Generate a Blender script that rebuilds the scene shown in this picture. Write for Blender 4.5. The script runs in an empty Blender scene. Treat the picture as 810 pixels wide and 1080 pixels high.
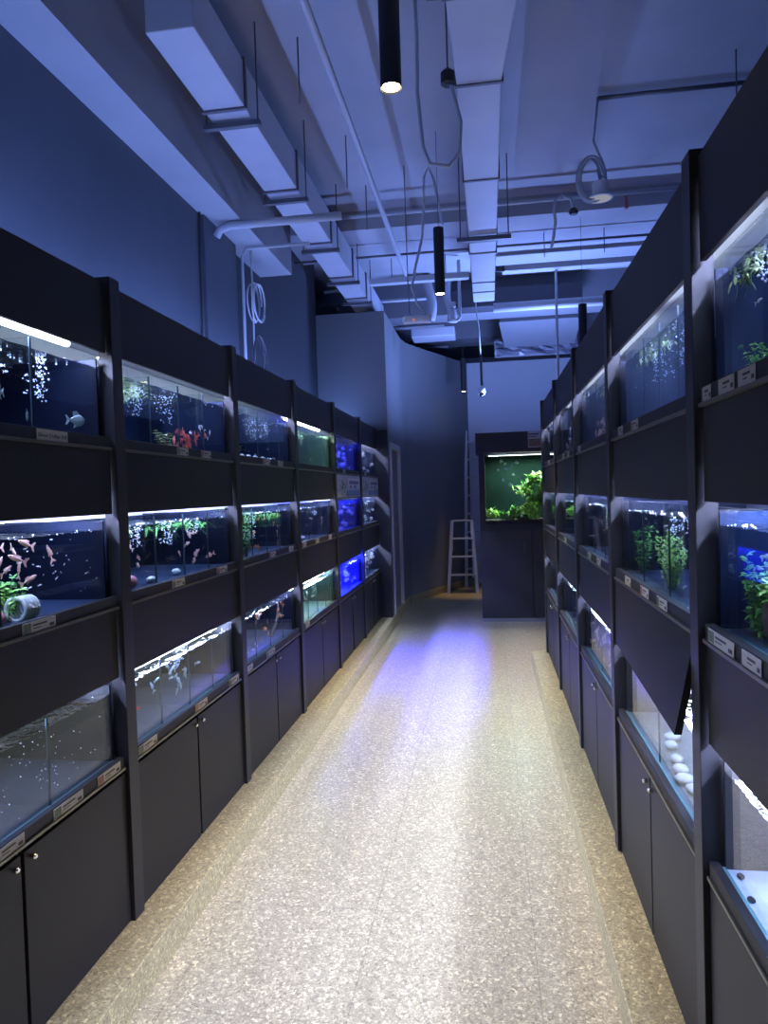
import bpy, bmesh, math, random
from mathutils import Vector, Matrix

scene = bpy.context.scene
COL = scene.collection
rng = random.Random(7)

# ------------------------------------------------------------------ camera
F_PX, YAW, PITCH, ROLL, EYE = 750.0, -0.1463, -0.0278, 0.0314, 1.58


def make_camera():
    cy, sy, cp, sp = math.cos(YAW), math.sin(YAW), math.cos(PITCH), math.sin(PITCH)
    f = Vector((sy * cp, cy * cp, sp))
    r = Vector((cy, -sy, 0))
    d = f.cross(r)
    c, s = math.cos(ROLL), math.sin(ROLL)
    R = c * r + s * d
    D = -s * r + c * d
    m = Matrix((R, -D, -f)).transposed().to_4x4()
    m.translation = (0, 0, EYE)
    cd = bpy.data.cameras.new('camera')
    cd.sensor_fit = 'AUTO'
    cd.sensor_width = 36.0
    cd.lens = F_PX / 1080.0 * 36.0
    cd.clip_start = 0.02
    ob = bpy.data.objects.new('camera', cd)
    ob.matrix_world = m
    COL.objects.link(ob)
    scene.camera = ob


make_camera()

# ------------------------------------------------------------------ materials
MATS = {}


def nodes_of(name):
    m = bpy.data.materials.new(name)
    m.use_nodes = True
    nt = m.node_tree
    nt.nodes.clear()
    out = nt.nodes.new('ShaderNodeOutputMaterial')
    return m, nt, out


def mat(name, color, rough=0.5, metal=0.0, spec=0.5, noise=0.0, nscale=8.0, bump=0.0, bscale=40.0, emis=None, estr=0.0):
    if name in MATS:
        return MATS[name]
    m, nt, out = nodes_of(name)
    b = nt.nodes.new('ShaderNodeBsdfPrincipled')
    b.inputs['Base Color'].default_value = (*color, 1)
    b.inputs['Roughness'].default_value = rough
    b.inputs['Metallic'].default_value = metal
    b.inputs['Specular IOR Level'].default_value = spec
    if emis:
        b.inputs['Emission Color'].default_value = (*emis, 1)
        b.inputs['Emission Strength'].default_value = estr
    nt.links.new(b.outputs[0], out.inputs[0])
    if noise or bump:
        tc = nt.nodes.new('ShaderNodeTexCoord')
    if noise:
        n = nt.nodes.new('ShaderNodeTexNoise')
        n.inputs['Scale'].default_value = nscale
        n.inputs['Detail'].default_value = 5
        nt.links.new(tc.outputs['Object'], n.inputs['Vector'])
        mr = nt.nodes.new('ShaderNodeMapRange')
        mr.inputs['From Min'].default_value = 0.3
        mr.inputs['From Max'].default_value = 0.7
        mr.inputs['To Min'].default_value = 1 - noise
        mr.inputs['To Max'].default_value = 1 + noise
        nt.links.new(n.outputs['Fac'], mr.inputs['Value'])
        mx = nt.nodes.new('ShaderNodeVectorMath')
        mx.operation = 'SCALE'
        mx.inputs[0].default_value = color
        nt.links.new(mr.outputs[0], mx.inputs['Scale'])
        nt.links.new(mx.outputs[0], b.inputs['Base Color'])
    if bump:
        n2 = nt.nodes.new('ShaderNodeTexNoise')
        n2.inputs['Scale'].default_value = bscale
        nt.links.new(tc.outputs['Object'], n2.inputs['Vector'])
        bp = nt.nodes.new('ShaderNodeBump')
        bp.inputs['Strength'].default_value = bump
        bp.inputs['Distance'].default_value = 0.02
        nt.links.new(n2.outputs['Fac'], bp.inputs['Height'])
        nt.links.new(bp.outputs[0], b.inputs['Normal'])
    MATS[name] = m
    return m


def emitter(name, color, strength):
    if name in MATS:
        return MATS[name]
    m, nt, out = nodes_of(name)
    e = nt.nodes.new('ShaderNodeEmission')
    e.inputs[0].default_value = (*color, 1)
    e.inputs[1].default_value = strength
    nt.links.new(e.outputs[0], out.inputs[0])
    MATS[name] = m
    return m


def clear(name, tint, base, gain, power, rough=0.0, bump=0.0):
    """thin clear sheet: transparent body with a mirror share that grows at grazing angles"""
    m, nt, out = nodes_of(name)
    L = nt.links.new
    lw = nt.nodes.new('ShaderNodeLayerWeight')
    lw.inputs['Blend'].default_value = 0.5
    pw = nt.nodes.new('ShaderNodeMath'); pw.operation = 'POWER'
    pw.inputs[1].default_value = power
    L(lw.outputs['Facing'], pw.inputs[0])
    ma = nt.nodes.new('ShaderNodeMath'); ma.operation = 'MULTIPLY_ADD'
    ma.use_clamp = True
    ma.inputs[1].default_value = gain
    ma.inputs[2].default_value = base
    L(pw.outputs[0], ma.inputs[0])
    tr = nt.nodes.new('ShaderNodeBsdfTransparent'); tr.inputs[0].default_value = (*tint, 1)
    gl = nt.nodes.new('ShaderNodeBsdfGlossy'); gl.inputs['Roughness'].default_value = rough
    mx = nt.nodes.new('ShaderNodeMixShader')
    L(ma.outputs[0], mx.inputs[0]); L(tr.outputs[0], mx.inputs[1]); L(gl.outputs[0], mx.inputs[2])
    if bump:
        tc = nt.nodes.new('ShaderNodeTexCoord')
        n = nt.nodes.new('ShaderNodeTexNoise'); n.inputs['Scale'].default_value = 22
        n.inputs['Detail'].default_value = 3
        L(tc.outputs['Object'], n.inputs['Vector'])
        bp = nt.nodes.new('ShaderNodeBump'); bp.inputs['Strength'].default_value = bump
        bp.inputs['Distance'].default_value = 0.02
        L(n.outputs['Fac'], bp.inputs['Height']); L(bp.outputs[0], gl.inputs['Normal'])
    L(mx.outputs[0], out.inputs[0])
    MATS[name] = m
    return m


def terrazzo(name, base, tile=None, rough=0.3, spec=0.5, off=(0, 0)):
    m, nt, out = nodes_of(name)
    L = nt.links.new
    b = nt.nodes.new('ShaderNodeBsdfPrincipled')
    b.inputs['Roughness'].default_value = rough
    b.inputs['Specular IOR Level'].default_value = spec
    tc = nt.nodes.new('ShaderNodeTexCoord')
    col = None
    warp = nt.nodes.new('ShaderNodeTexNoise'); warp.inputs['Scale'].default_value = 60
    L(tc.outputs['Object'], warp.inputs['Vector'])
    wv = nt.nodes.new('ShaderNodeVectorMath'); wv.operation = 'SCALE'; wv.inputs['Scale'].default_value = 0.016
    L(warp.outputs['Color'], wv.inputs[0])
    av = nt.nodes.new('ShaderNodeVectorMath'); av.operation = 'ADD'
    L(tc.outputs['Object'], av.inputs[0]); L(wv.outputs[0], av.inputs[1])
    ramps = []
    for scale, lo in ((112, 0.0), (240, 0.0)):
        v = nt.nodes.new('ShaderNodeTexVoronoi'); v.inputs['Scale'].default_value = scale
        L(av.outputs[0], v.inputs['Vector'])
        sx = nt.nodes.new('ShaderNodeSeparateColor'); L(v.outputs['Color'], sx.inputs[0])
        r = nt.nodes.new('ShaderNodeValToRGB')
        r.color_ramp.interpolation = 'CONSTANT'
        cr = r.color_ramp
        cr.elements[0].position = 0; cr.elements[0].color = (*[c * 0.85 for c in base], 1)
        cr.elements[1].position = 0.32; cr.elements[1].color = (*base, 1)
        for p, k in ((0.58, 1.2), (0.72, 0.5), (0.82, 1.75), (0.94, 2.5)):
            e = cr.elements.new(p); e.color = (*[min(0.85, c * k) for c in base], 1)
        L(sx.outputs[0], r.inputs[0])
        ramps.append(r)
    mx = nt.nodes.new('ShaderNodeMix'); mx.data_type = 'RGBA'; mx.inputs[0].default_value = 0.45
    L(ramps[0].outputs[0], mx.inputs[6]); L(ramps[1].outputs[0], mx.inputs[7])
    col = mx.outputs[2]
    if tile:
        sep = nt.nodes.new('ShaderNodeSeparateXYZ'); L(tc.outputs['Object'], sep.inputs[0])
        fac = None
        for ax, o in ((0, off[0]), (1, off[1])):
            a = nt.nodes.new('ShaderNodeMath'); a.operation = 'ADD'; a.inputs[1].default_value = 100 * tile - o
            L(sep.outputs[ax], a.inputs[0])
            d = nt.nodes.new('ShaderNodeMath'); d.operation = 'PINGPONG'; d.inputs[1].default_value = tile / 2
            L(a.outputs[0], d.inputs[0])
            c = nt.nodes.new('ShaderNodeMath'); c.operation = 'LESS_THAN'; c.inputs[1].default_value = 0.0017
            L(d.outputs[0], c.inputs[0])
            if fac is None:
                fac = c
            else:
                m2 = nt.nodes.new('ShaderNodeMath'); m2.operation = 'MAXIMUM'
                L(fac.outputs[0], m2.inputs[0]); L(c.outputs[0], m2.inputs[1]); fac = m2
        jf = nt.nodes.new('ShaderNodeMath'); jf.operation = 'MULTIPLY'; jf.inputs[1].default_value = 0.4
        L(fac.outputs[0], jf.inputs[0])
        mj = nt.nodes.new('ShaderNodeMix'); mj.data_type = 'RGBA'
        L(jf.outputs[0], mj.inputs[0]); L(col, mj.inputs[6]); mj.inputs[7].default_value = (0.06, 0.055, 0.05, 1)
        col = mj.outputs[2]
    L(col, b.inputs['Base Color'])
    L(b.outputs[0], out.inputs[0])
    MATS[name] = m
    return m


FLOOR = terrazzo('terrazzo_floor', (0.33, 0.285, 0.165), tile=0.58, rough=0.30, off=(-0.462, 2.61))
PLINTH = terrazzo('terrazzo_plinth', (0.31, 0.265, 0.125), rough=0.45)
BLACK = mat('black_laminate', (0.022, 0.022, 0.0225), 0.5, spec=0.22, noise=0.06, nscale=3)
POSTM = mat('black_post', (0.032, 0.032, 0.036), 0.45, spec=0.25)
DARK = mat('dark_recess', (0.012, 0.012, 0.014), 0.6)
EDGE = mat('olive_edge_trim', (0.16, 0.15, 0.10), 0.35, metal=0.6)
HOODBACK = mat('grey_hood_board', (0.58, 0.63, 0.70), 0.6)
CHROME = mat('chrome', (0.8, 0.8, 0.8), 0.2, metal=1.0)
GLASS = clear('aquarium_glass', (0.955, 0.985, 0.985), 0.035, 0.85, 5.0)
GLASSD = clear('divider_glass', (0.93, 0.965, 0.97), 0.05, 0.7, 4.0)
WATERC = clear('clear_water_surface', (0.9, 0.95, 0.95), 0.05, 0.9, 2.0, rough=0.03, bump=0.35)
WATER = clear('water_surface', (0.13, 0.145, 0.16), 0.05, 0.9, 2.0, rough=0.03, bump=0.35)
FILM = mat('navy_film', (0.0030, 0.0055, 0.016), 0.45, spec=0.2)
FILMB = mat('blue_film', (0.006, 0.008, 0.08), 0.4)
FILMG = mat('green_film', (0.016, 0.032, 0.028), 0.4)
BASEG = mat('slate_base', (0.022, 0.036, 0.07), 0.3)
BASEW = mat('white_base', (0.62, 0.68, 0.78), 0.5, noise=0.25, nscale=9, bump=0.8, bscale=14)
RIM = mat('glass_edge', (0.16, 0.34, 0.34), 0.15)
RIMD = mat('divider_edge', (0.05, 0.085, 0.10), 0.2)
BUB = mat('bubble_white', (0.85, 0.90, 0.97), 0.25)
CARD = mat('card_white', (0.48, 0.47, 0.44), 0.5)
INK = mat('card_ink', (0.05, 0.05, 0.06), 0.6)
THUMBS = [mat('card_photo_a', (0.10, 0.16, 0.08), 0.5, noise=0.5, nscale=90), mat('card_photo_b', (0.28, 0.12, 0.08), 0.5, noise=0.5, nscale=90)]
LEAF = mat('leaf_green', (0.10, 0.34, 0.05), 0.4, noise=0.4, nscale=14)
LEAFB = mat('leaf_bright', (0.34, 0.66, 0.12), 0.4, noise=0.35, nscale=10)
LEAFD = mat('leaf_dark', (0.05, 0.17, 0.06), 0.45, noise=0.3, nscale=10)
LEAFY = mat('leaf_pale', (0.38, 0.46, 0.16), 0.45, noise=0.3, nscale=12)
WOOD = mat('driftwood', (0.10, 0.065, 0.05), 0.8, noise=0.4, nscale=20, bump=0.5)
STONEW = mat('white_stone', (0.62, 0.64, 0.60), 0.6, noise=0.2, nscale=25)
STONEP = mat('pink_stone', (0.55, 0.20, 0.22), 0.6, noise=0.2, nscale=25)
FWHITE = mat('fish_white', (0.72, 0.68, 0.66), 0.3)
FPINK = mat('fish_pink', (0.78, 0.46, 0.36), 0.3, noise=0.25, nscale=30)
FORANGE = mat('fish_orange', (0.80, 0.27, 0.10), 0.3, noise=0.3, nscale=30)
FRED = mat('fish_red', (0.62, 0.10, 0.06), 0.3, noise=0.3, nscale=30)
FSILV = mat('fish_silver', (0.45, 0.55, 0.52), 0.22, metal=0.3)
FGREEN = mat('fish_green', (0.28, 0.38, 0.30), 0.25, metal=0.2)
FEYE = mat('fish_eye', (0.01, 0.01, 0.01), 0.2)

WALLB = mat('slate_wall_paint', (0.11, 0.122, 0.142), 0.8, noise=0.10, nscale=1.6)
WALLG = mat('grey_partition_paint', (0.18, 0.19, 0.195), 0.8, noise=0.05, nscale=1.5)
WALLW = mat('white_wall_paint', (0.62, 0.64, 0.68), 0.8, noise=0.03, nscale=1.0)
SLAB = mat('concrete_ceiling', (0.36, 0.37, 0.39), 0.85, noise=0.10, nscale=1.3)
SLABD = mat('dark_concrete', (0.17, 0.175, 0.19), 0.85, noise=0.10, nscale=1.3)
DUCT = mat('painted_duct', (0.46, 0.48, 0.52), 0.5, noise=0.06, nscale=3)
DUCTD = mat('dark_duct', (0.05, 0.05, 0.06), 0.6)
PIPE = mat('painted_pipe', (0.48, 0.50, 0.53), 0.5)
HANG = mat('hanger_steel', (0.14, 0.14, 0.15), 0.5, metal=0.4)
WHITEP = mat('white_plastic', (0.75, 0.75, 0.75), 0.4)
DOORF = mat('door_frame_paint', (0.50, 0.49, 0.43), 0.5)
DOORL = mat('door_leaf_paint', (0.20, 0.20, 0.19), 0.5)
ALU = mat('ladder_aluminium', (0.55, 0.57, 0.56), 0.35, metal=0.7)
PEND = mat('pendant_black', (0.015, 0.015, 0.017), 0.4)

# ------------------------------------------------------------------ mesh builder


class MB:
    def __init__(s):
        s.v, s.f, s.mi = [], [], []

    def add(s, vs, fs, mi=0):
        o = len(s.v)
        s.v += [tuple(p) for p in vs]
        s.f += [tuple(i + o for i in f) for f in fs]
        s.mi += [mi] * len(fs)
        return s

    def box(s, x0, x1, y0, y1, z0, z1, mi=0):
        if x0 > x1: x0, x1 = x1, x0
        if y0 > y1: y0, y1 = y1, y0
        vs = [(x, y, z) for z in (z0, z1) for y in (y0, y1) for x in (x0, x1)]
        fs = [(0, 2, 3, 1), (4, 5, 7, 6), (0, 1, 5, 4), (2, 6, 7, 3), (0, 4, 6, 2), (1, 3, 7, 5)]
        return s.add(vs, fs, mi)

    def bar(s, a, b, w, h, up=(0, 0, 1), mi=0):
        a, b = Vector(a), Vector(b)
        d = (b - a).normalized()
        x = d.cross(Vector(up))
        if x.length < 1e-4: x = d.cross(Vector((1, 0, 0)))
        x.normalize(); y = x.cross(d)
        vs = []
        for p in (a, b):
            for i, j in ((-1, -1), (1, -1), (1, 1), (-1, 1)):
                vs.append(p + x * (i * w / 2) + y * (j * h / 2))
        return s.add(vs, [(0, 3, 2, 1), (4, 5, 6, 7), (0, 1, 5, 4), (1, 2, 6, 5), (2, 3, 7, 6), (3, 0, 4, 7)], mi)

    def tube(s, pts, r, n=8, caps=True, mi=0):
        pts = [Vector(p) for p in pts]
        rs = r if isinstance(r, (list, tuple)) else [r] * len(pts)
        rings = []
        up = None
        for i, p in enumerate(pts):
            a = pts[max(0, i - 1)]; b = pts[min(len(pts) - 1, i + 1)]
            d = (b - a).normalized()
            if up is None:
                up = d.cross(Vector((0.3, 0.2, 1)))
                if up.length < 1e-3: up = d.cross(Vector((1, 0, 0)))
            up = (up - d * up.dot(d))
            if up.length < 1e-6: up = d.orthogonal()
            up.normalize()
            w = d.cross(up)
            rings.append([p + (up * math.cos(t) + w * math.sin(t)) * rs[i] for t in [2 * math.pi * k / n for k in range(n)]])
        vs = [q for g in rings for q in g]
        fs = []
        for i in range(len(pts) - 1):
            for k in range(n):
                k2 = (k + 1) % n
                fs.append((i * n + k, i * n + k2, (i + 1) * n + k2, (i + 1) * n + k))
        if caps:
            fs.append(tuple(range(n))[::-1]); fs.append(tuple((len(pts) - 1) * n + k for k in range(n)))
        return s.add(vs, fs, mi)

    def lathe(s, prof, n=16, c=(0, 0, 0), mi=0):
        vs, fs = [], []
        for r, z in prof:
            for k in range(n):
                t = 2 * math.pi * k / n
                vs.append((c[0] + r * math.cos(t), c[1] + r * math.sin(t), c[2] + z))
        for i in range(len(prof) - 1):
            for k in range(n):
                k2 = (k + 1) % n
                fs.append((i * n + k, i * n + k2, (i + 1) * n + k2, (i + 1) * n + k))
        fs.append(tuple(range(n))[::-1]); fs.append(tuple((len(prof) - 1) * n + k for k in range(n)))
        return s.add(vs, fs, mi)

    def blob(s, c, r, sub=1, jit=0.0, rg=None, mi=0):
        bm = bmesh.new()
        bmesh.ops.create_icosphere(bm, subdivisions=sub, radius=1.0)
        r = (r, r, r) if not isinstance(r, (list, tuple)) else r
        vs = []
        for v in bm.verts:
            k = 1 + (rg.uniform(-jit, jit) if rg else 0)
            vs.append((c[0] + v.co.x * r[0] * k, c[1] + v.co.y * r[1] * k, c[2] + v.co.z * r[2] * k))
        fs = [tuple(v.index for v in f.verts) for f in bm.faces]
        bm.free()
        return s.add(vs, fs, mi)

    def leaf(s, base, d, L, w, up=(0, 0, 1), bend=0.3, mi=0):
        """a bent blade: two quads and a tip, folded along its midrib"""
        base = Vector(base); d = Vector(d).normalized()
        x = d.cross(Vector(up))
        if x.length < 1e-3: x = d.orthogonal()
        x.normalize(); n = x.cross(d)
        vs = []
        for t, k in ((0, 0.25), (0.35, 1.0), (0.7, 0.75), (1, 0.02)):
            p = base + d * (L * t) - Vector((0, 0, 1)) * (bend * L * t * t)
            vs += [p - x * (w / 2 * k), p + n * (0.12 * w * k), p + x * (w / 2 * k)]
        fs = []
        for i in range(3):
            o = i * 3
            fs += [(o, o + 1, o + 4, o + 3), (o + 1, o + 2, o + 5, o + 4)]
        return s.add(vs, fs, mi)

    def build(s, name, mats, parent=None, origin=(0, 0, 0), smooth=False, bevel=0.0):
        me = bpy.data.meshes.new(name)
        o = Vector(origin)
        me.from_pydata([Vector(p) - o for p in s.v], [], s.f)
        if not isinstance(mats, (list, tuple)): mats = [mats]
        for m in mats: me.materials.append(m)
        me.polygons.foreach_set('material_index', s.mi)
        if smooth: me.polygons.foreach_set('use_smooth', [True] * len(me.polygons))
        me.update()
        ob = bpy.data.objects.new(name, me)
        COL.objects.link(ob)
        if parent is not None: ob.parent = parent
        else: ob.location = o
        if bevel:
            md = ob.modifiers.new('edge', 'BEVEL'); md.width = bevel; md.segments = 2; md.limit_method = 'ANGLE'
        return ob


def tag(o, label, cat, group=None, kind=None):
    o['label'] = label; o['category'] = cat
    if group: o['group'] = group
    if kind: o['kind'] = kind
    return o


def thing(name, loc, label, cat, group=None):
    o = bpy.data.objects.new(name, None)
    o.empty_display_size = 0.1
    o.location = loc
    COL.objects.link(o)
    return tag(o, label, cat, group)


def struct(name, mb, m, **k):
    o = mb.build(name, m, **k)
    o['kind'] = 'structure'
    return o


def dup(root, loc=None, rot=None, scale=None, label=None, group=None):
    r = root.copy(); COL.objects.link(r)
    if loc is not None: r.location = loc
    if rot is not None: r.rotation_euler = rot
    if scale is not None: r.scale = (scale, scale, scale) if not isinstance(scale, tuple) else scale
    if label: r['label'] = label
    if group: r['group'] = group
    for ch in list(root.children):
        c = ch.copy(); COL.objects.link(c); c.parent = r
    return r


def light(name, kind, loc, color, power, parent=None, **k):
    d = bpy.data.lights.new(name, kind)
    d.color = color; d.energy = power
    for a, b in k.items():
        if a != 'rot': setattr(d, a, b)
    o = bpy.data.objects.new(name, d)
    o.location = loc
    o.rotation_euler = k.get('rot', (0, 0, 0))
    if parent is not None: o.parent = parent
    COL.objects.link(o)
    return o


# ------------------------------------------------------------------ room shell
XL, XR = -1.25, 0.473            # front planes of the two racks
ZS = 4.30                        # slab
ZP = 0.12                        # plinth
ZW = 3.68                        # partition height

struct('floor', MB().box(-3.2, 2.4, -2.2, 14.5, -0.1, 0), FLOOR)
struct('ceiling', MB().box(-3.4, 2.6, -2.4, 14.7, ZS, ZS + 0.15), SLAB)
struct('wall_left', MB().box(-2.05, -1.9, -2.2, 4.70, 0, ZS), WALLB)
struct('wall_left_far', MB().box(-2.35, -1.95, 5.32, 8.22, 0, ZS).box(-2.35, -2.2, 8.22, 14.4, 0, ZS), mat('darkened_far_wall', (0.05, 0.055, 0.065), 0.8))  # colour darkened because the rack uplights reach this stretch of wall
struct('wall_right', MB().box(1.95, 2.1, -2.2, 14.4, 0, ZS), WALLB)
struct('wall_near', MB().box(-2.05, 2.1, -2.35, -2.2, 0, ZS), WALLB)
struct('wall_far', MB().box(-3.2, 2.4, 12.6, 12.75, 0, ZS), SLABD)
struct('trim_pilaster', MB().box(-2.2, -1.875, 4.701, 5.32, 0, ZS), WALLB)
struct('trim_beam_left', MB().box(-2.3, -1.66, -2.2, 6.15, 3.52, ZS), SLAB)
# plinths that carry the racks
struct('trim_plinth_left', MB().box(-1.9, -1.12, -2.2, 8.22, 0, ZP).box(-1.3, -1.12, 8.22, 10.05, 0, ZP), PLINTH, bevel=0.004)
struct('trim_plinth_right', MB().box(0.347, 1.95, -2.2, 6.46, 0, ZP - 0.005), PLINTH, bevel=0.004)


def wall_poly(pts, th, z0, z1):
    """a wall of thickness th along a polyline, thickness to the left of travel"""
    mb = MB()
    P = [Vector((x, y)) for x, y in pts]
    off = []
    for i, p in enumerate(P):
        ns = []
        if i > 0: d = (P[i] - P[i - 1]).normalized(); ns.append(Vector((-d.y, d.x)))
        if i < len(P) - 1: d = (P[i + 1] - P[i]).normalized(); ns.append(Vector((-d.y, d.x)))
        n = sum(ns, Vector((0, 0))); n.normalize()
        off.append(p + n * (th / max(0.3, n.dot(ns[0]))))
    n = len(P)
    vs = [(p.x, p.y, z0) for p in P] + [(p.x, p.y, z1) for p in P] + [(p.x, p.y, z0) for p in off] + [(p.x, p.y, z1) for p in off]
    fs = []
    for i in range(n - 1):
        fs += [(i, i + 1, n + i + 1, n + i), (2 * n + i + 1, 2 * n + i, 3 * n + i, 3 * n + i + 1),
               (n + i, n + i + 1, 3 * n + i + 1, 3 * n + i), (i + 1, i, 2 * n + i, 2 * n + i + 1)]
    fs += [(0, n, 3 * n, 2 * n), (n - 1, 3 * n - 1, 4 * n - 1, 2 * n - 1)]
    mb.add(vs, fs)
    return mb


DX = -1.14
# partition box: face towards the camera, side with the door opening, angled run to the white wall
pw = MB().box(-2.2, DX, 8.22, 8.32, 0, ZW).box(DX - 0.1, DX, 8.32, 8.36, 0, ZW).box(DX - 0.1, DX, 8.36, 9.22, 2.16, ZW)
struct('wall_partition', pw, WALLG)
struct('wall_angled', wall_poly([(DX, 9.22), (DX, 9.75), (-1.10, 10.05), (-0.97, 10.4), (-0.30, 12.0)], 0.1, 0, ZW), WALLG)
struct('baseboard_angled', wall_poly([(-1.115, 9.95), (-1.07, 10.08), (-0.945, 10.4), (-0.27, 12.0)], 0.035, 0, 0.10), PLINTH)
struct('wall_back', MB().box(-0.42, 1.95, 12.0, 12.12, 0, ZW), WALLW)
struct('trim_back', MB().box(-0.36, 1.95, 11.93, 12.12, ZW, ZW + 0.07), DARK)
# door in the partition
dr = bpy.data.objects.new('door_1', None); dr.location = (DX, 8.36, ZP); COL.objects.link(dr); dr['kind'] = 'structure'
org = (DX, 8.36, ZP)
MB().box(DX - 0.06, DX + 0.02, 8.345, 8.41, ZP, 2.10).box(DX - 0.06, DX + 0.02, 9.17, 9.235, ZP, 2.10).box(DX - 0.06, DX + 0.02, 8.345, 9.235, 2.10, 2.17).build('door_frame', DOORF, dr, org, bevel=0.004)
MB().box(DX - 0.055, DX - 0.02, 8.41, 9.17, ZP + 0.005, 2.10).build('door_leaf', DOORL, dr, org)
hb = MB().tube([(DX - 0.02, 8.48, 1.10), (DX + 0.035, 8.48, 1.10)], 0.012, 10).tube([(DX + 0.035, 8.47, 1.10), (DX + 0.035, 8.60, 1.10)], 0.009, 10).lathe([(0.026, -0.004), (0.026, 0.004)], 14, (DX - 0.012, 8.48, 1.10))
hb.build('door_handle', CHROME, dr, org)

# ceiling beams across the aisle
struct('trim_beam_cross', MB().box(-2.2, 2.1, 6.85, 7.75, 4.12, ZS), SLAB)
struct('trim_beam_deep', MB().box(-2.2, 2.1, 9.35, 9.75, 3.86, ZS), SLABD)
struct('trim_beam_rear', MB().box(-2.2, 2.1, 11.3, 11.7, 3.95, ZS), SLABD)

# ------------------------------------------------------------------ racks and aquariums
ROWS = {1: (1.755, 2.080), 2: (1.215, 1.535), 3: (0.660, 0.975)}   # ledge bottom, panel edge above
ROWNAME = {1: 'top', 2: 'middle', 3: 'bottom'}
LB = [1.10, 2.27, 3.43, 4.57, 5.78, 6.99, 8.17]
RB = [0.57, 1.73, 2.895, 4.035, 5.20, 6.38]
BAYL = ['first', 'second', 'third', 'fourth', 'fifth', 'sixth']
LEDW = (0.50, 0.56, 1.0)
LEDB = (0.010, 0.016, 1.0)
UPB = (0.21, 0.34, 1.0)
P_ROW, P_IN, P_BLUE, P_UP = 48.0, 27.0, 1200.0, 6.0


def X(side, u):
    return XL - u if side == 'L' else XR + u


def sidename(side):
    return 'left rack' if side == 'L' else 'right rack'


def bay_rack(side, i, y0, y1, last, fancy):
    nm = BAYL[i]
    yo = (y0 + y1) / 2
    t = thing('aquarium_rack', (X(side, 0.3), yo, ZP), f'black three-tier aquarium rack unit, {nm} bay of the {sidename(side)}' + fancy, 'rack', f'rack units of the {sidename(side)}')
    org = tuple(t.location)
    PW = 0.067
    pa, pb = y0 + PW, y1            # clear span between posts

    def bx(name, u0, u1, ya, yb, z0, z1, m, bevel=0.0015):
        return MB().box(X(side, u0), X(side, u1), ya, yb, z0, z1).build(name, m, t, org, bevel=bevel)
    bx('post', 0, 0.050, y0, y0 + PW, ZP, 2.34, POSTM, 0.002)
    if last:
        if side == 'L':
            bx('end_panel', -0.115, 0.60, y1, y1 + 0.04, ZP, 2.30, POSTM, 0.002)
        else:
            bx('post', 0, 0.050, y1, y1 + PW, ZP, 2.34, POSTM, 0.002)
            bx('end_panel', 0.062, 0.58, y1 + 0.02, y1 + 0.05, ZP, 2.30, BLACK, 0.002)
    g = 0.012
    bx('header_panel', 0.016, 0.030, pa + 0.001, pb - g, 2.080, 2.318, BLACK)
    if not (side == 'L' and i >= 4):
        bx('fascia_panel', 0.016, 0.030, pa + 0.001, pb - g, 1.535, 1.757, BLACK)
    else:
        bx('fascia_panel', 0.024, 0.034, pa + 0.001, pb - g, 1.535, 1.757, BLACK)
    if side == 'R' and i == 1:
        # this panel hangs from its top hinge, swung out towards the aisle
        vs, fs, K = [], [], 12
        for k in range(K + 1):
            f = k / K
            yy = pa + 0.004 + (pb - pa - 0.010) * f
            ang = math.radians(12 * (1 - f) + 1 * f)
            for dx, dz in ((0, 0), (0.018, 0), (0.018, -0.252), (0, -0.252)):
                vs.append((X(side, 0.012) + dx * math.cos(ang) + dz * math.sin(ang), yy, 1.213 + dz * math.cos(ang)))
        for k in range(K):
            o = k * 4
            fs += [(o + q, o + 4 + q, o + 4 + (q + 1) % 4, o + (q + 1) % 4) for q in range(4)]
        fs += [(0, 1, 2, 3), (K * 4 + 3, K * 4 + 2, K * 4 + 1, K * 4)]
        ob = MB().add(vs, fs).build('open_panel', BLACK, t, org)
        for p_ in ob.data.polygons: p_.use_smooth = len(set(v_ % 4 for v_ in p_.vertices)) == 2
        ob.data.set_sharp_from_angle(angle=math.radians(40))
        ob['label'] = 'hinged panel swung open at the bottom'
    else:
        bx('fascia_panel', 0.016, 0.030, pa + 0.001, pb - g, 0.975, 1.217, BLACK)
    for r, (zl, zt) in ROWS.items():
        bx('shelf', 0.034, 0.56, y0 + 0.004, y1 - 0.002, zl - 0.02, zl + 0.008, DARK, 0)
        bx('ledge', 0.012, 0.033, pa + 0.001, pb - g, zl + 0.005, zl + 0.040, DARK, 0.001)
        bx('edge_trim', 0.006, 0.034, pa + 0.001, pb - g, zl - 0.004, zl + 0.005, EDGE, 0.001)
    bx('back_panel', 0.56, 0.575, y0 + 0.002, y1 - 0.002, ZP, 2.30, HOODBACK, 0)
    ym = (pa + pb) / 2
    gaps = 0.014 if not (side == 'L' and i >= 4) else 0.05
    for k, (ya, yb) in enumerate(((pa + 0.002, ym - gaps / 2), (ym + gaps / 2, pb - 0.004))):
        d = bx('cupboard_door', 0.014, 0.032, ya, yb, ZP + 0.004, 0.640, BLACK)
        yl = yb - 0.03 if k == 0 else ya + 0.03
        MB().lathe([(0.008, 0), (0.008, 0.012), (0.005, 0.016)], 10, (0, 0, 0)).build('latch', CHROME, d, (0, 0, 0)).matrix_local = Matrix.Translation((X(side, 0.014) - org[0], yl - org[1], 0.615 - org[2])) @ Matrix.Rotation(math.radians(90 if side == 'L' else -90), 4, 'Y')
    bx('hood_lid', 0.045, 0.56, y0 + 0.004, y1 - 0.002, 2.262, 2.268, HOODBACK, 0)
    bx('carcass', 0.045, 0.56, y0 + 0.004, y1 - 0.002, ZP, ZP + 0.016, DARK, 0)
    return t


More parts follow.
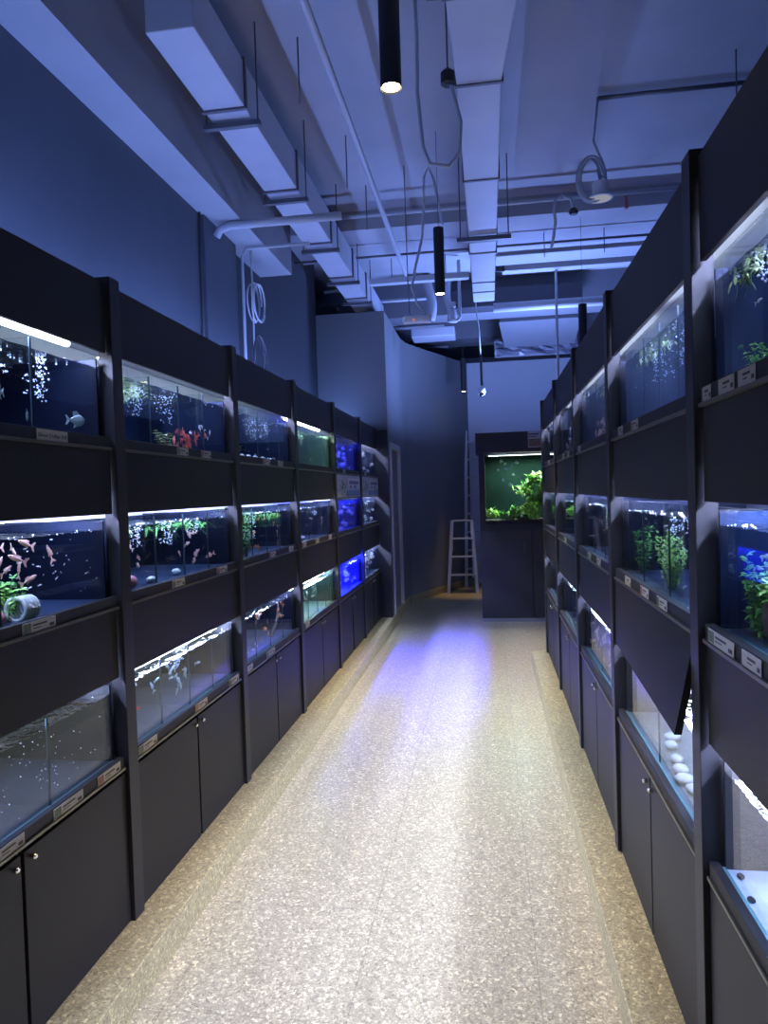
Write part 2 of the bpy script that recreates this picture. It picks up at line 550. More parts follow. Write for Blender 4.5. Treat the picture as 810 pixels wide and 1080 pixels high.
def ripple_sheet(x0, x1, y0, y1, z, rg, nx=6, ny=26, amp=0.0022):
    vs, fs = [], []
    for j in range(ny + 1):
        for i in range(nx + 1):
            vs.append((x0 + (x1 - x0) * i / nx, y0 + (y1 - y0) * j / ny, z + rg.uniform(-amp, amp)))
    for j in range(ny):
        for i in range(nx):
            a = j * (nx + 1) + i
            fs.append((a, a + 1, a + nx + 2, a + nx + 1))
    return MB().add(vs, fs)


class Tank:
    pass


def tank(side, i, row, y0, y1, look, film=FILM, base=BASEG, ndiv=3, water=True, bubs=(), blue=False, foam=1.0, lamp=1.0, low_lamp=False, lampcol=None, lamp_up=0.0, inner=1.0):
    if side == 'R' and row == 1: lamp_up = 0.035
    zl, zt = ROWS[row]
    rg = random.Random(hash((side, i, row)) % 9999 if False else (i * 31 + row * 7 + (500 if side == 'R' else 0)))
    nm = BAYL[i]
    ya, yb = y0 + 0.085, y1 - 0.024
    z0 = zl + 0.010
    z1 = zt - 0.012
    u0, u1 = 0.035, 0.50
    yo = (ya + yb) / 2
    t = thing('aquarium', (X(side, (u0 + u1) / 2), yo, z0), f'{look}, {ROWNAME[row]} tier, {nm} bay, {sidename(side)}', 'aquarium', f'aquariums in the {sidename(side)}')
    org = tuple(t.location)
    th = 0.008

    def bx(name, ua, ub, a, b, za, zb, m):
        return MB().box(X(side, ua), X(side, ub), a, b, za, zb).build(name, m, t, org)
    bx('front_pane', u0, u0 + th, ya, yb, z0, z1, GLASS)
    bx('back_pane', u1 - th, u1, ya, yb, z0, z1 - 0.02, film)
    bx('end_pane', u0 + th, u1 - th, ya, ya + th, z0, z1 - 0.012, film)
    bx('end_pane', u0 + th, u1 - th, yb - th, yb, z0, z1 - 0.012, film)
    bx('base_pane', u0 + th, u1 - th, ya + th, yb - th, z0, z0 + 0.022, base)
    bx('front_rim', u0 - 0.001, u0 + th + 0.001, ya, yb, z0 + 0.018, z0 + 0.024, RIM)
    for k in range(ndiv):
        yy = ya + (yb - ya) * (k + 1) / (ndiv + 1)
        bx('divider', u0 + th, u1 - th, yy - 0.004, yy + 0.004, z0 + 0.022, z1 - 0.01, GLASSD)
        if not blue:
            bx('divider_edge', u0 + th, u0 + th + 0.004, yy - 0.004, yy + 0.004, z0 + 0.022, z1 - 0.01, RIMD)
    zw = zt - 0.052
    if water:
        ripple_sheet(X(side, u0 + th), X(side, u1 - th), ya + th, yb - th, zw, rg).build('water_surface', WATER, t, org, smooth=True)
    # rising bubbles and foam
    mb = MB()
    nb = 0
    for (s, w, low) in bubs:
        yc = ya + (yb - ya) * s
        n = int(70 * w)
        for k in range(n):
            h = rg.random() ** 0.8
            zz = zw - 0.004 - (1 - h) * (zw - z0 - 0.05) * low
            spread = 0.004 + 0.014 * h
            uu = u0 + 0.05 + abs(rg.gauss(0, 0.03))
            mb.blob((X(side, uu), yc + rg.gauss(0, spread), zz), rg.uniform(0.0013, 0.0036), 1); nb += 1
        for k in range(int(16 * foam)):
            mb.blob((X(side, u0 + th + rg.uniform(0.004, 0.16)), yc + rg.gauss(0, 0.07), zw + rg.uniform(-0.004, 0.003)), rg.uniform(0.0015, 0.0036), 1); nb += 1
    for k in range(int(18 * foam)):
        mb.blob((X(side, u0 + th + rg.uniform(0.004, 0.05)), rg.uniform(ya + 0.02, yb - 0.02), zw + rg.uniform(-0.004, 0.003)), rg.uniform(0.0012, 0.003), 1); nb += 1
    if nb:
        b = mb.build('bubbles', BUB, t, org, smooth=True); b['kind'] = 'stuff'
    T = Tank()
    T.t, T.side, T.i, T.row, T.ya, T.yb, T.z0, T.z1, T.zw, T.u0, T.u1 = t, side, i, row, ya + th, yb - th, z0 + 0.022, z1, zw, u0 + th, u1 - th
    T.rg = rg
    T.where = f'{ROWNAME[row]} tier, {nm} bay, {sidename(side)}'
    # its lamp, clipped behind the panel above
    lu, lz = (0.17, zt + 0.13 + lamp_up) if not low_lamp else (0.11, zt + 0.022)
    lt = thing('aquarium_lamp', (X(side, lu), yo, lz), f'{"blue" if blue else "white"} tube lamp above the aquarium, {T.where}', 'lamp', f'aquarium lamps of the {sidename(side)}')
    col = LEDB if blue else (lampcol or LEDW)
    L = (yb - ya) - 0.10
    MB().box(X(side, lu - 0.022), X(side, lu + 0.022), yo - L / 2, yo + L / 2, lz + 0.006, lz + 0.024).build('lamp_housing', WHITEP, lt, (X(side, lu), yo, lz), bevel=0.003)
    MB().tube([(X(side, lu), yo - L / 2 + 0.01, lz), (X(side, lu), yo + L / 2 - 0.01, lz)], 0.010, 8).build('lamp_tube', emitter('led_blue' if blue else 'led_white', col if blue else (0.78, 0.86, 1.0), 30.0 if blue else 28.0), lt, (X(side, lu), yo, lz))
    light('lamp_light', 'AREA', (0, 0, -0.013), col, (P_BLUE * (1.0 if row == 3 else 0.035) if blue else P_ROW) * lamp, lt, shape='RECTANGLE', size=0.03, size_y=L, spread=math.radians(140) if blue else math.radians(164))
    # an added fill strip hidden behind the panel, brightening fish and tank interior
    so = (X(side, u0 + 0.014), yo, zt + 0.036)
    rel = (so[0] - X(side, lu), 0, so[2] - lz)
    MB().box(-0.006, 0.006, -L / 2, L / 2, 0.0, 0.010).build('strip_housing', PEND, lt).location = rel
    ang = math.radians(38) * (1 if side == 'L' else -1)
    light('strip_light', 'AREA', (rel[0], 0, rel[2] - 0.002), (0.10, 0.12, 1.0) if blue else col, (75.0 if blue else P_IN) * inner, lt, shape='RECTANGLE', size=0.02, size_y=L, spread=math.radians(105), rot=(0, ang, 0))
    return T


def at(T, s, d, h):
    """inside a tank: s along the rack 0..1, d depth from the front 0..1, h height 0..1 of the water"""
    return (X(T.side, T.u0 + (T.u1 - T.u0) * d), T.ya + (T.yb - T.ya) * s, T.z0 + (T.zw - T.z0) * h)


# ---- fish: modelled lying along +Y, swims towards +Y
def fish_proto(name, kind, m, detail):
    prof = {'slim': (0.13, 0.10), 'gold': (0.20, 0.15), 'disc': (0.36, 0.11)}[kind]
    hh, ww = prof
    rings, n = [], 8
    T_ = [(-0.36, 0.18), (-0.22, 0.45), (-0.05, 0.85), (0.12, 1.0), (0.28, 0.82), (0.40, 0.48), (0.46, 0.12)]
    vs, fs = [], []
    for y, k in T_:
        for a in range(n):
            t = 2 * math.pi * a / n
            vs.append((math.cos(t) * ww / 1.0 * k * 0.5, y, math.sin(t) * hh * k * 0.9))
    for i in range(len(T_) - 1):
        for a in range(n):
            b = (a + 1) % n
            fs.append((i * n + a, i * n + b, (i + 1) * n + b, (i + 1) * n + a))
    fs += [tuple(range(n)), tuple((len(T_) - 1) * n + a for a in range(n))[::-1]]
    body = MB().add(vs, fs)

    def fin(pts, th=0.012):
        m_ = MB()
        k = len(pts)
        v = [(th / 2, y, z) for y, z in pts] + [(-th / 2, y, z) for y, z in pts]
        f = [tuple(range(k)), tuple(range(2 * k - 1, k - 1, -1))] + [(a, (a + 1) % k + 0, (a + 1) % k + k, a + k) for a in range(k)]
        return m_.add(v, f)
    tail = [(-0.34, 0.03), (-0.50, 0.17 + hh * 0.2), (-0.60, 0.19 + hh * 0.2), (-0.50, 0.0), (-0.60, -0.19 - hh * 0.2), (-0.50, -0.17 - hh * 0.2), (-0.34, -0.03)]
    dors = [(-0.16, hh * 0.55), (-0.20, hh * 1.25), (0.02, hh * 1.35), (0.18, hh * 0.85)]
    anal = [(-0.12, -hh * 0.6), (-0.18, -hh * 1.15), (-0.02, -hh * 0.95), (0.02, -hh * 0.8)]
    if not detail:
        for p in (tail, dors, anal):
            q = fin(p); body.add(q.v, q.f)
        return body.build(name, m, smooth=False)
    root = bpy.data.objects.new(name, None); COL.objects.link(root)
    body.build('body', m, root, smooth=True)
    fin(tail).build('tail_fin', m, root)
    q = fin(dors); q2 = fin(anal); q.add(q2.v, q2.f)
    q.build('fin', m, root)
    for s in (-1, 1):
        MB().blob((s * ww * 0.30, 0.34, hh * 0.12), 0.028, 1).build('eye', FEYE, root, smooth=True)
    return root


PROTO = {}


def school(T, n, kind, m, size, label, box=(0.05, 0.95, 0.03, 0.6, 0.08, 0.9), detail=False, spots=None, tilt=0.25, heads=None):
    key = (kind, m.name, detail)
    rg = T.rg
    lab = f'{label}, {T.where}'
    grp = f'{label}, {T.where}'
    kd = 0.35 if T.side == 'R' or T.i >= 4 else (0.55 if T.i >= 2 else 1.0)
    pts = spots or [(rg.uniform(box[0], box[1]), rg.uniform(box[2], box[3]) * kd + 0.015, rg.uniform(box[4], box[5])) for _ in range(n)]
    for k, (s, d, h) in enumerate(pts):
        rot = (rg.gauss(0, tilt), 0, (0 if rg.random() < 0.5 else math.pi) + rg.gauss(0, 0.45) + (math.pi / 2 if heads else 0))
        sc = size * rg.uniform(0.75, 1.2)
        if key not in PROTO:
            o = fish_proto('fish', kind, m, detail); PROTO[key] = o
        else:
            o = dup(PROTO[key])
        o.location = at(T, s, d, h); o.rotation_euler = rot; o.scale = (sc, sc, sc)
        tag(o, lab, 'fish', grp)


def bush(rg, h, r, n, ll, lw, style='bush'):
    lv, st = MB(), MB()
    if style == 'bush':
        for k in range(n):
            a = rg.uniform(0, 2 * math.pi); q = r * math.sqrt(rg.random())
            hh = h * rg.uniform(0.55, 1.0)
            lean = Vector((math.cos(a) * q, math.sin(a) * q, hh))
            base = Vector((math.cos(a) * q * 0.25, math.sin(a) * q * 0.25, 0))
            pts = [base + (lean - base) * t for t in (0, 0.35, 0.7, 1)]
            st.tube(pts, [0.0025, 0.002, 0.0016, 0.001], 5)
            m = max(4, int(hh / (ll * 0.45)))
            for j in range(m):
                t = (j + 1) / m
                p = base + (lean - base) * t
                for s_ in range(3):
                    b = rg.uniform(0, 2 * math.pi)
                    lv.leaf(p, (math.cos(b), math.sin(b), rg.uniform(0.0, 0.9)), ll * rg.uniform(0.6, 1.1), lw * rg.uniform(0.7, 1.1), bend=rg.uniform(0.1, 0.5))
    elif style == 'fern':
        for k in range(n):
            a = rg.uniform(0, 2 * math.pi)
            d = Vector((math.cos(a) * rg.uniform(0.2, 1), math.sin(a) * rg.uniform(0.2, 1), rg.uniform(0.4, 1.3)))
            b = Vector((rg.gauss(0, r * 0.4), rg.gauss(0, r * 0.4), rg.uniform(0, h * 0.45)))
            lv.leaf(b, d, ll * rg.uniform(0.6, 1.2), lw * rg.uniform(0.7, 1.2), bend=rg.uniform(0.2, 0.8))
        st.tube([(-r * 0.4, 0, 0.005), (0, 0.01, h * 0.2), (r * 0.4, 0, 0.01)], 0.008, 6)
    elif style == 'float':
        for k in range(n):
            b = Vector((rg.uniform(-0.5, 0.5) * r * 0.5, rg.uniform(-1, 1) * r, rg.uniform(-0.15, 0.1) * h))
            a = rg.uniform(0, 2 * math.pi)
            lv.leaf(b, (math.cos(a), math.sin(a), rg.uniform(-0.7, 0.3)), ll * rg.uniform(0.6, 1.2), lw * rg.uniform(0.7, 1.2), bend=0.3)
        for k in range(max(3, n // 12)):
            b = Vector((rg.uniform(-0.4, 0.4) * r * 0.5, rg.uniform(-0.9, 0.9) * r, 0))
            st.tube([b, b + Vector((rg.gauss(0, 0.01), rg.gauss(0, 0.01), -h * 0.5)), b + Vector((rg.gauss(0, 0.02), rg.gauss(0, 0.02), -h))], 0.0012, 4)
    return lv, st


def plant(T, s, d, h0, label, style='bush', h=0.12, r=0.05, n=9, ll=0.035, lw=0.014, m=LEAF, name='aquarium_plant', pos=None, cat='plant'):
    rg = T.rg if T else rng
    lv, st = bush(rg, h, r, n, ll, lw, style)
    if T and (T.side == 'R' or T.i >= 2): d = min(d, 0.10)
    p = pos or at(T, s, d, h0)
    where = f', {T.where}' if T else ''
    t = thing(name, p, label + where, cat)
    if T and (T.side == 'R' or T.i >= 2): t.scale = (min(1.0, 0.042 / r) if style != 'float' else 0.35, 1, 1)
    lv.build('leaves', m, t)
    st.build('stems', LEAFD, t)
    return t


def stone(T, s, d, label, r, m, name='stone', h=None, n=1):
    mb = MB()
    mb.blob((0, 0, 0), r, 2, 0.08, T.rg)
    o = mb.build(name, m, smooth=True)
    p = at(T, s, d, 0)
    rz = r[2] if isinstance(r, (list, tuple)) else r
    o.location = (p[0], p[1], p[2] + rz * 0.9)
    return tag(o, f'{label}, {T.where}', 'stone', f'{label}, {T.where}')


CARDN = [0]


def card(side, i, row, y, w=0.13, h=0.031, text=None, label=None, thumb=True):
    """a price card clipped to the ledge under a tank"""
    zl = ROWS[row][0]
    CARDN[0] += 1
    xx = X(side, 0.0105)
    sg = 1 if side == 'L' else -1
    t = thing('price_card', (xx, y, zl + 0.006), label, 'card', f'price cards on the {sidename(side)}')
    zt_ = h
    MB().box(0, sg * 0.0012, -w / 2, w / 2, 0.0, zt_).build('card_sheet', CARD, t)
    # print runs away from the viewer's left: +Y on the left rack, -Y on the right rack
    def yy(a): return (a - 0.5) * w * (1 if side == 'L' else -1)
    if thumb:
        MB().box(sg * 0.0012, sg * 0.0017, yy(0.02), yy(0.24), zt_ * 0.08, zt_ * 0.92).build('photo', THUMBS[CARDN[0] % 2], t)
    if text:
        cu = bpy.data.curves.new('lettering', 'FONT'); cu.body = text; cu.size = h * 0.52; cu.align_x = 'LEFT'; cu.extrude = 0.0003
        cu.materials.append(INK)
        tmp = bpy.data.objects.new('lettering_curve', cu); COL.objects.link(tmp)
        bpy.context.view_layer.update()
        me = bpy.data.meshes.new_from_object(tmp.evaluated_get(bpy.context.evaluated_depsgraph_get()))
        bpy.data.objects.remove(tmp)
        o = bpy.data.objects.new('lettering', me); COL.objects.link(o); o.parent = t
        o.rotation_euler = (math.radians(90), 0, math.radians(90 if side == 'L' else -90))
        o.location = (sg * 0.0016, yy(0.03), h * 0.28)
        bpy.context.view_layer.update()
        wd = o.dimensions.x
        if wd > 0: o.scale = (w * 0.92 / wd, 1, 1)
    else:
        mb = MB()
        mb.box(sg * 0.0012, sg * 0.0016, yy(0.30), yy(0.72), zt_ * 0.56, zt_ * 0.72)
        mb.box(sg * 0.0012, sg * 0.0016, yy(0.30), yy(0.55), zt_ * 0.32, zt_ * 0.40)
        mb.box(sg * 0.0012, sg * 0.0016, yy(0.80), yy(0.94), zt_ * 0.18, zt_ * 0.46)
        mb.build('print', INK, t)
    return t


fancyL = ['', '', '', '', ', lit blue', ', beside the door']
fancyR = [', at the picture edge', ', one panel hanging open', '', '', ', by the planted aquarium']
for i in range(6):
    bay_rack('L', i, LB[i], LB[i + 1], i == 5, fancyL[i])
for i in range(5):
    bay_rack('R', i, RB[i], RB[i + 1], i == 4, fancyR[i])


def TL(i, row, look, **k): return tank('L', i, row, LB[i], LB[i + 1], look, **k)
def TR(i, row, look, **k): return tank('R', i, row, RB[i], RB[i + 1], look, **k)


# ---- left rack, first bay
T = TL(0, 1, 'dark aquarium with two bubble columns and silver fish', ndiv=2, bubs=((0.55, 1.6, 0.6), (0.79, 1.4, 0.62)), low_lamp=True)
school(T, 3, 'disc', FSILV, 0.055, 'round silver fish in the dark tank', detail=True, spots=[(0.57, 0.06, 0.42), (0.92, 0.06, 0.24), (0.68, 0.06, 0.20)], tilt=0.08)
school(T, 6, 'slim', FWHITE, 0.022, 'tiny pale fish under the waterline', box=(0.62, 0.78, 0.05, 0.2, 0.72, 0.8))
T = TL(0, 2, 'aquarium of pink fish, tiny fry and a green plant', ndiv=1, bubs=(), foam=2.5)
school(T, 9, 'slim', FPINK, 0.062, 'pale pink long-bodied fish', detail=True, spots=[(0.55, 0.1, 0.9), (0.62, 0.1, 0.84), (0.66, 0.08, 0.92), (0.56, 0.1, 0.70), (0.60, 0.12, 0.62), (0.62, 0.08, 0.75), (0.78, 0.1, 0.76), (0.68, 0.1, 0.46), (0.64, 0.1, 0.63)], tilt=0.5)
school(T, 44, 'slim', FWHITE, 0.013, 'tiny white fry', box=(0.70, 0.99, 0.03, 0.5, 0.12, 0.98))
plant(T, 0.61, 0.16, 0.0, 'small bright green potted plant', h=0.12, r=0.05, n=10, ll=0.03, lw=0.014, m=LEAFB)
plant(T, 0.66, 0.24, 0.0, 'dark green leafy sprig beside the ringed pot', h=0.12, r=0.04, n=6, ll=0.028, lw=0.015, m=LEAF)
# a ringed hollow ornament
ot = thing('hollow_ornament', at(T, 0.63, 0.07, 0), 'white ringed hollow ornament lying beside the plant, ' + T.where, 'ornament')
mb = MB()
for k in range(5):
    pts = [(0.006 * math.cos(a) , -0.03 + k * 0.014, 0.034 + 0.032 * math.sin(a)) if False else (0.032 * math.cos(a), -0.03 + k * 0.014, 0.034 + 0.032 * math.sin(a)) for a in [math.pi * 2 * j / 14 for j in range(15)]]
    mb.tube(pts, 0.006, 6, caps=False)
mb.build('rings', STONEW, ot, smooth=True)
stone(T, 0.53, 0.08, 'dark red gravel lump by the ringed pot', (0.022, 0.03, 0.022), STONEP)
T = TL(0, 3, 'nearly empty clear aquarium with fine bubbles', ndiv=2, foam=0.4, bubs=(), lamp=0.55, base=mat('grey_base', (0.03, 0.036, 0.04), 0.35), film=mat('grey_film', (0.012, 0.015, 0.018), 0.4))
mb = MB()
for k in range(90):
    p = at(T, T.rg.uniform(0.35, 0.98), T.rg.uniform(0.01, 0.5), T.rg.uniform(0.0, 0.9)); mb.blob(p, T.rg.uniform(0.001, 0.0024), 1)
b = mb.build('bubbles', BUB, T.t, tuple(T.t.location), smooth=True); b['kind'] = 'stuff'

# ---- left rack, second bay
T = TL(1, 1, 'aquarium with a cluster of coral-red fish', ndiv=3, bubs=((0.27, 1.2, 0.55), (0.52, 1.0, 0.6)), film=mat('midblue_film', (0.006, 0.012, 0.034), 0.45, spec=0.15))
school(T, 15, 'gold', FRED, 0.06, 'coral-red fish crowding the bottom', box=(0.58, 0.92, 0.05, 0.3, 0.06, 0.42), tilt=0.8)
school(T, 5, 'gold', FWHITE, 0.045, 'white fish above the red cluster', box=(0.65, 0.95, 0.05, 0.3, 0.25, 0.6), tilt=0.6)
plant(T, 0.22, 0.35, 0.97, 'pale yellow-green floating plants', 'float', h=0.05, r=0.26, n=90, ll=0.04, lw=0.02, m=LEAFY)
plant(T, 0.47, 0.12, 0, 'pale green tuft beside the red fish', h=0.08, r=0.04, n=8, ll=0.025, lw=0.014, m=LEAFY)
T = TL(1, 2, 'aquarium of pale fish and a pink ball', ndiv=3, bubs=((0.22, 1.1, 0.4), (0.47, 1.2, 0.45), (0.74, 0.8, 0.3)))
school(T, 13, 'gold', FPINK, 0.045, 'pale orange and white fish', box=(0.08, 0.95, 0.04, 0.35, 0.15, 0.78), tilt=0.7)
plant(T, 0.72, 0.3, 0.93, 'green feathery plants floating at the surface', 'float', h=0.07, r=0.24, n=100, ll=0.05, lw=0.012, m=LEAF)
plant(T, 0.10, 0.2, 0.93, 'pale green plants floating in the near corner', 'float', h=0.05, r=0.10, n=40, ll=0.04, lw=0.016, m=LEAFY)
stone(T, 0.16, 0.14, 'pink ball ornament on the base', 0.026, STONEP, 'ball_ornament')
stone(T, 0.30, 0.12, 'cream pebble beside the pink ball', (0.018, 0.026, 0.014), STONEW)
stone(T, 0.55, 0.14, 'grey pebble by the middle divider', (0.018, 0.022, 0.016), STONEW)
T = TL(1, 3, 'aquarium with silvery fish and a bright waterline', ndiv=3, bubs=((0.14, 0.7, 0.2), (0.5, 0.9, 0.25)), foam=3.0, low_lamp=True, lamp=0.7, base=mat('grey_base', (0.1, 0.1, 0.1)), film=mat('grey_film', (0.03, 0.03, 0.04)))
school(T, 16, 'slim', FSILV, 0.05, 'silvery green fish', box=(0.45, 0.72, 0.05, 0.4, 0.25, 0.8), tilt=0.9)
school(T, 2, 'gold', FRED, 0.04, 'small red fish near the post', spots=[(0.14, 0.1, 0.42), (0.06, 0.1, 0.2)])

# ---- third bay
T = TL(2, 1, 'aquarium with white pebbles and three bubble columns', ndiv=4, bubs=((0.16, 1.0, 0.5), (0.5, 1.3, 0.6), (0.72, 0.8, 0.5)), film=mat('midblue_film', (0, 0, 0)))
for k, s in enumerate((0.10, 0.2, 0.3, 0.42, 0.55, 0.68)):
    stone(T, s, 0.06, 'white pebbles lined along the front pane', (0.016, 0.03, 0.014), STONEW)
plant(T, 0.14, 0.12, 0, 'pale bushy tuft on white pebbles', h=0.08, r=0.035, n=9, ll=0.022, lw=0.012, m=LEAFY)
school(T, 4, 'slim', FWHITE, 0.03, 'small white fish', box=(0.1, 0.9, 0.05, 0.3, 0.1, 0.5))
T = TL(2, 2, 'aquarium of orange fish among green plants', ndiv=3, bubs=((0.12, 1.0, 0.5), (0.42, 1.0, 0.7)), foam=1.6)
school(T, 17, 'gold', FORANGE, 0.04, 'orange and white fish', box=(0.05, 0.95, 0.04, 0.3, 0.08, 0.92), tilt=0.7)
plant(T, 0.25, 0.35, 0.0, 'tall dark green stem plant', h=0.24, r=0.09, n=10, ll=0.05, lw=0.016, m=LEAF)
plant(T, 0.62, 0.3, 0.94, 'green plants hanging from the surface', 'float', h=0.08, r=0.25, n=80, ll=0.05, lw=0.014, m=LEAF)
stone(T, 0.10, 0.1, 'orange-brown rock in the near corner', (0.03, 0.045, 0.035), mat('brown_rock', (0.35, 0.17, 0.10), 0.7))
T = TL(2, 3, 'aquarium of red and white fish with driftwood', ndiv=3, bubs=((0.1, 0.9, 0.3), (0.45, 0.9, 0.3)), foam=1.6)
school(T, 12, 'gold', FORANGE, 0.045, 'red and white fish', box=(0.35, 0.98, 0.04, 0.35, 0.05, 0.9), tilt=0.7)
school(T, 5, 'gold', FWHITE, 0.035, 'white fish near the front pane', box=(0.05, 0.5, 0.04, 0.2, 0.05, 0.3))
wd = thing('driftwood', at(T, 0.86, 0.2, 0), 'thin brown driftwood leaning to the pane, ' + T.where, 'driftwood')
MB().tube([(0, -0.10, 0), (0.02, -0.02, 0.07), (0.01, 0.05, 0.13), (0.0, 0.10, 0.2)], [0.012, 0.011, 0.008, 0.004], 7).tube([(0.02, -0.02, 0.07), (0.04, 0.0, 0.14)], [0.007, 0.003], 6).build('branch', WOOD, wd, smooth=True)

# ---- fourth bay
T = TL(3, 1, 'greenish aquarium with four dividers', ndiv=4, film=FILMG, base=mat('pale_base', (0.16, 0.18, 0.18), 0.4), bubs=((0.12, 0.8, 0.5), (0.4, 0.7, 0.4)), foam=1.4, lampcol=(0.62, 1.0, 0.66), low_lamp=True)
school(T, 4, 'slim', FGREEN, 0.05, 'grey-green fish in the green tank', box=(0.1, 0.9, 0.05, 0.4, 0.2, 0.7))
T = TL(3, 2, 'aquarium of small red fish over dark gravel', ndiv=2, bubs=((0.2, 0.8, 0.4), (0.7, 0.5, 0.3)))
school(T, 14, 'slim', FPINK, 0.03, 'small reddish fish', box=(0.05, 0.95, 0.04, 0.4, 0.1, 0.9), tilt=0.5)
for s in (0.12, 0.22, 0.32):
    stone(T, s, 0.1, 'purple-white pebbles in the near corner', (0.018, 0.03, 0.02), mat('lilac_stone', (0.42, 0.36, 0.55), 0.6))
T = TL(3, 3, 'pale clear aquarium with a white base', ndiv=3, film=FILMG, base=mat('pale_base', (0.3, 0.3, 0.3)), bubs=((0.12, 0.8, 0.8), (0.4, 0.9, 0.6), (0.65, 0.6, 0.5)), foam=2.0, low_lamp=True, lampcol=(0.72, 1.0, 0.92))
school(T, 3, 'slim', FSILV, 0.04, 'silver fish over the white base', box=(0.1, 0.9, 0.05, 0.4, 0.1, 0.6))

# ---- blue bay and last bay
for row, n in ((1, 18), (2, 22), (3, 12)):
    T = TL(4, row, 'deep blue lit aquarium full of white dots', ndiv=0 if row != 3 else 0, film=FILMB, base=FILMB, blue=True, bubs=((0.2, 0.5, 0.8), (0.6, 0.5, 0.8)), foam=1.0)
    school(T, n, 'disc', mat('fish_bluewhite', (0.9, 0.9, 0.95), 0.3, emis=None), 0.042, 'pale fish glowing in blue light', box=(0.06, 0.94, 0.03, 0.25, 0.06, 0.92), tilt=0.6, heads=1)
for row, n in ((1, 10), (2, 12), (3, 15)):
    T = TL(5, row, 'aquarium crowded with white fish', ndiv=1, bubs=((0.3, 0.8, 0.5), (0.7, 0.8, 0.5)), foam=2.2, lamp=0.7, inner=3.0, film=mat('midblue_film', (0, 0, 0)))
    school(T, n, 'disc', FWHITE, 0.045, 'white fish', box=(0.06, 0.94, 0.03, 0.25, 0.05, 0.95), tilt=0.7, heads=1)

# ---- right rack
T = TR(0, 1, 'aquarium with floating plants and a green bush', ndiv=2, lamp_up=0.035, bubs=((0.85, 0.8, 0.2),), foam=1.5, film=mat('midblue_film', (0, 0, 0)))
plant(T, 0.82, 0.4, 0.99, 'pale green plants floating at the surface', 'float', h=0.05, r=0.22, n=90, ll=0.04, lw=0.018, m=LEAFY)
plant(T, 0.85, 0.2, 0, 'green bush by the front pane', h=0.07, r=0.07, n=16, ll=0.025, lw=0.012, m=LEAFB)
school(T, 3, 'slim', FWHITE, 0.03, 'small white fish', box=(0.5, 0.95, 0.05, 0.3, 0.6, 0.9))
T = TR(0, 2, 'deep blue aquarium with a green bush and dark driftwood', ndiv=2, bubs=(), foam=4.0, film=mat('deepblue_film', (0.006, 0.016, 0.05), 0.45, spec=0.2))
plant(T, 0.90, 0.33, 0, 'leafy green bush beside dark driftwood', h=0.18, r=0.07, n=16, ll=0.035, lw=0.017, m=LEAF)
plant(T, 0.82, 0.2, 0.35, 'green sprig fixed on the driftwood', h=0.07, r=0.04, n=8, ll=0.03, lw=0.014, m=LEAFB)
wd = thing('driftwood', at(T, 0.81, 0.16, 0), 'dark knobbly driftwood beside the green bush, ' + T.where, 'driftwood')
MB().blob((0, 0, 0.05), (0.05, 0.06, 0.055), 2, 0.16, T.rg).tube([(0.0, 0.05, 0.04), (-0.02, 0.09, 0.02), (-0.03, 0.12, 0.0)], [0.02, 0.013, 0.006], 7).tube([(0, 0, 0.09), (0.0, -0.03, 0.14)], [0.025, 0.01], 7).build('branch', WOOD, wd, smooth=True)
school(T, 2, 'slim', FSILV, 0.03, 'small silver fish', spots=[(0.86, 0.1, 0.75), (0.9, 0.1, 0.62)])
T = TR(0, 3, 'aquarium with crumpled white sheeting on its base', ndiv=2, base=BASEW, water=True, bubs=(), foam=0.6, film=mat('floor_reflection_film', (0.045, 0.038, 0.032), 0.4))  # brown of the film stands for the floor mirrored in the front glass
for k in range(10):
    stone(T, T.rg.uniform(0.6, 0.97), T.rg.uniform(0.02, 0.5), 'dark pebbles strewn on white sheeting', (0.008, 0.012, 0.005), DARK)
T = TR(1, 1, 'aquarium with five dividers and floating green plants', ndiv=4, bubs=((0.35, 0.9, 0.5), (0.65, 1.0, 0.5)), foam=1.3, film=mat('midblue_film', (0, 0, 0)))
plant(T, 0.65, 0.25, 0.97, 'pale green floating plants', 'float', h=0.05, r=0.2, n=80, ll=0.035, lw=0.016, m=LEAFY)
school(T, 5, 'slim', FWHITE, 0.025, 'small white fish', box=(0.1, 0.9, 0.05, 0.4, 0.2, 0.8))
T = TR(1, 2, 'aquarium with two tall green plants and white fish', ndiv=2, bubs=((0.28, 0.9, 0.4), (0.5, 0.9, 0.4)), foam=1.4)
plant(T, 0.90, 0.10, 0, 'slender grey-green stem plant near the far post', h=0.17, r=0.05, n=9, ll=0.03, lw=0.010, m=LEAF)
plant(T, 0.48, 0.12, 0, 'large yellow-green bushy plant', h=0.18, r=0.11, n=26, ll=0.035, lw=0.014, m=LEAFB)
school(T, 24, 'slim', FWHITE, 0.02, 'small white fish between two plants', box=(0.05, 0.97, 0.03, 0.5, 0.1, 0.9))
T = TR(1, 3, 'pale aquarium with white rounded stones', ndiv=1, base=mat('pale_base', (0.3, 0.3, 0.3)), bubs=(), foam=0.6, film=MATS['floor_reflection_film'])  # film coloured like the brown floor reflection on the pane
for k, (s, d) in enumerate(((0.5, 0.12), (0.42, 0.1), (0.35, 0.08), (0.62, 0.15), (0.28, 0.1), (0.7, 0.2))):
    stone(T, s, d, 'white rounded stones on the tank base', (0.02 + 0.004 * (k % 3), 0.03, 0.014), STONEW)
st = thing('stone_arch', at(T, 0.5, 0.35, 0), 'branching white stone arch behind rounded stones, ' + T.where, 'ornament')
MB().tube([(0, -0.16, 0.01), (0.01, -0.08, 0.05), (0, 0.02, 0.05), (0, 0.12, 0.02)], [0.016, 0.022, 0.022, 0.014], 8).tube([(0.0, -0.02, 0.05), (-0.04, 0.0, 0.01)], [0.016, 0.012], 8).build('branch', STONEW, st, smooth=True)
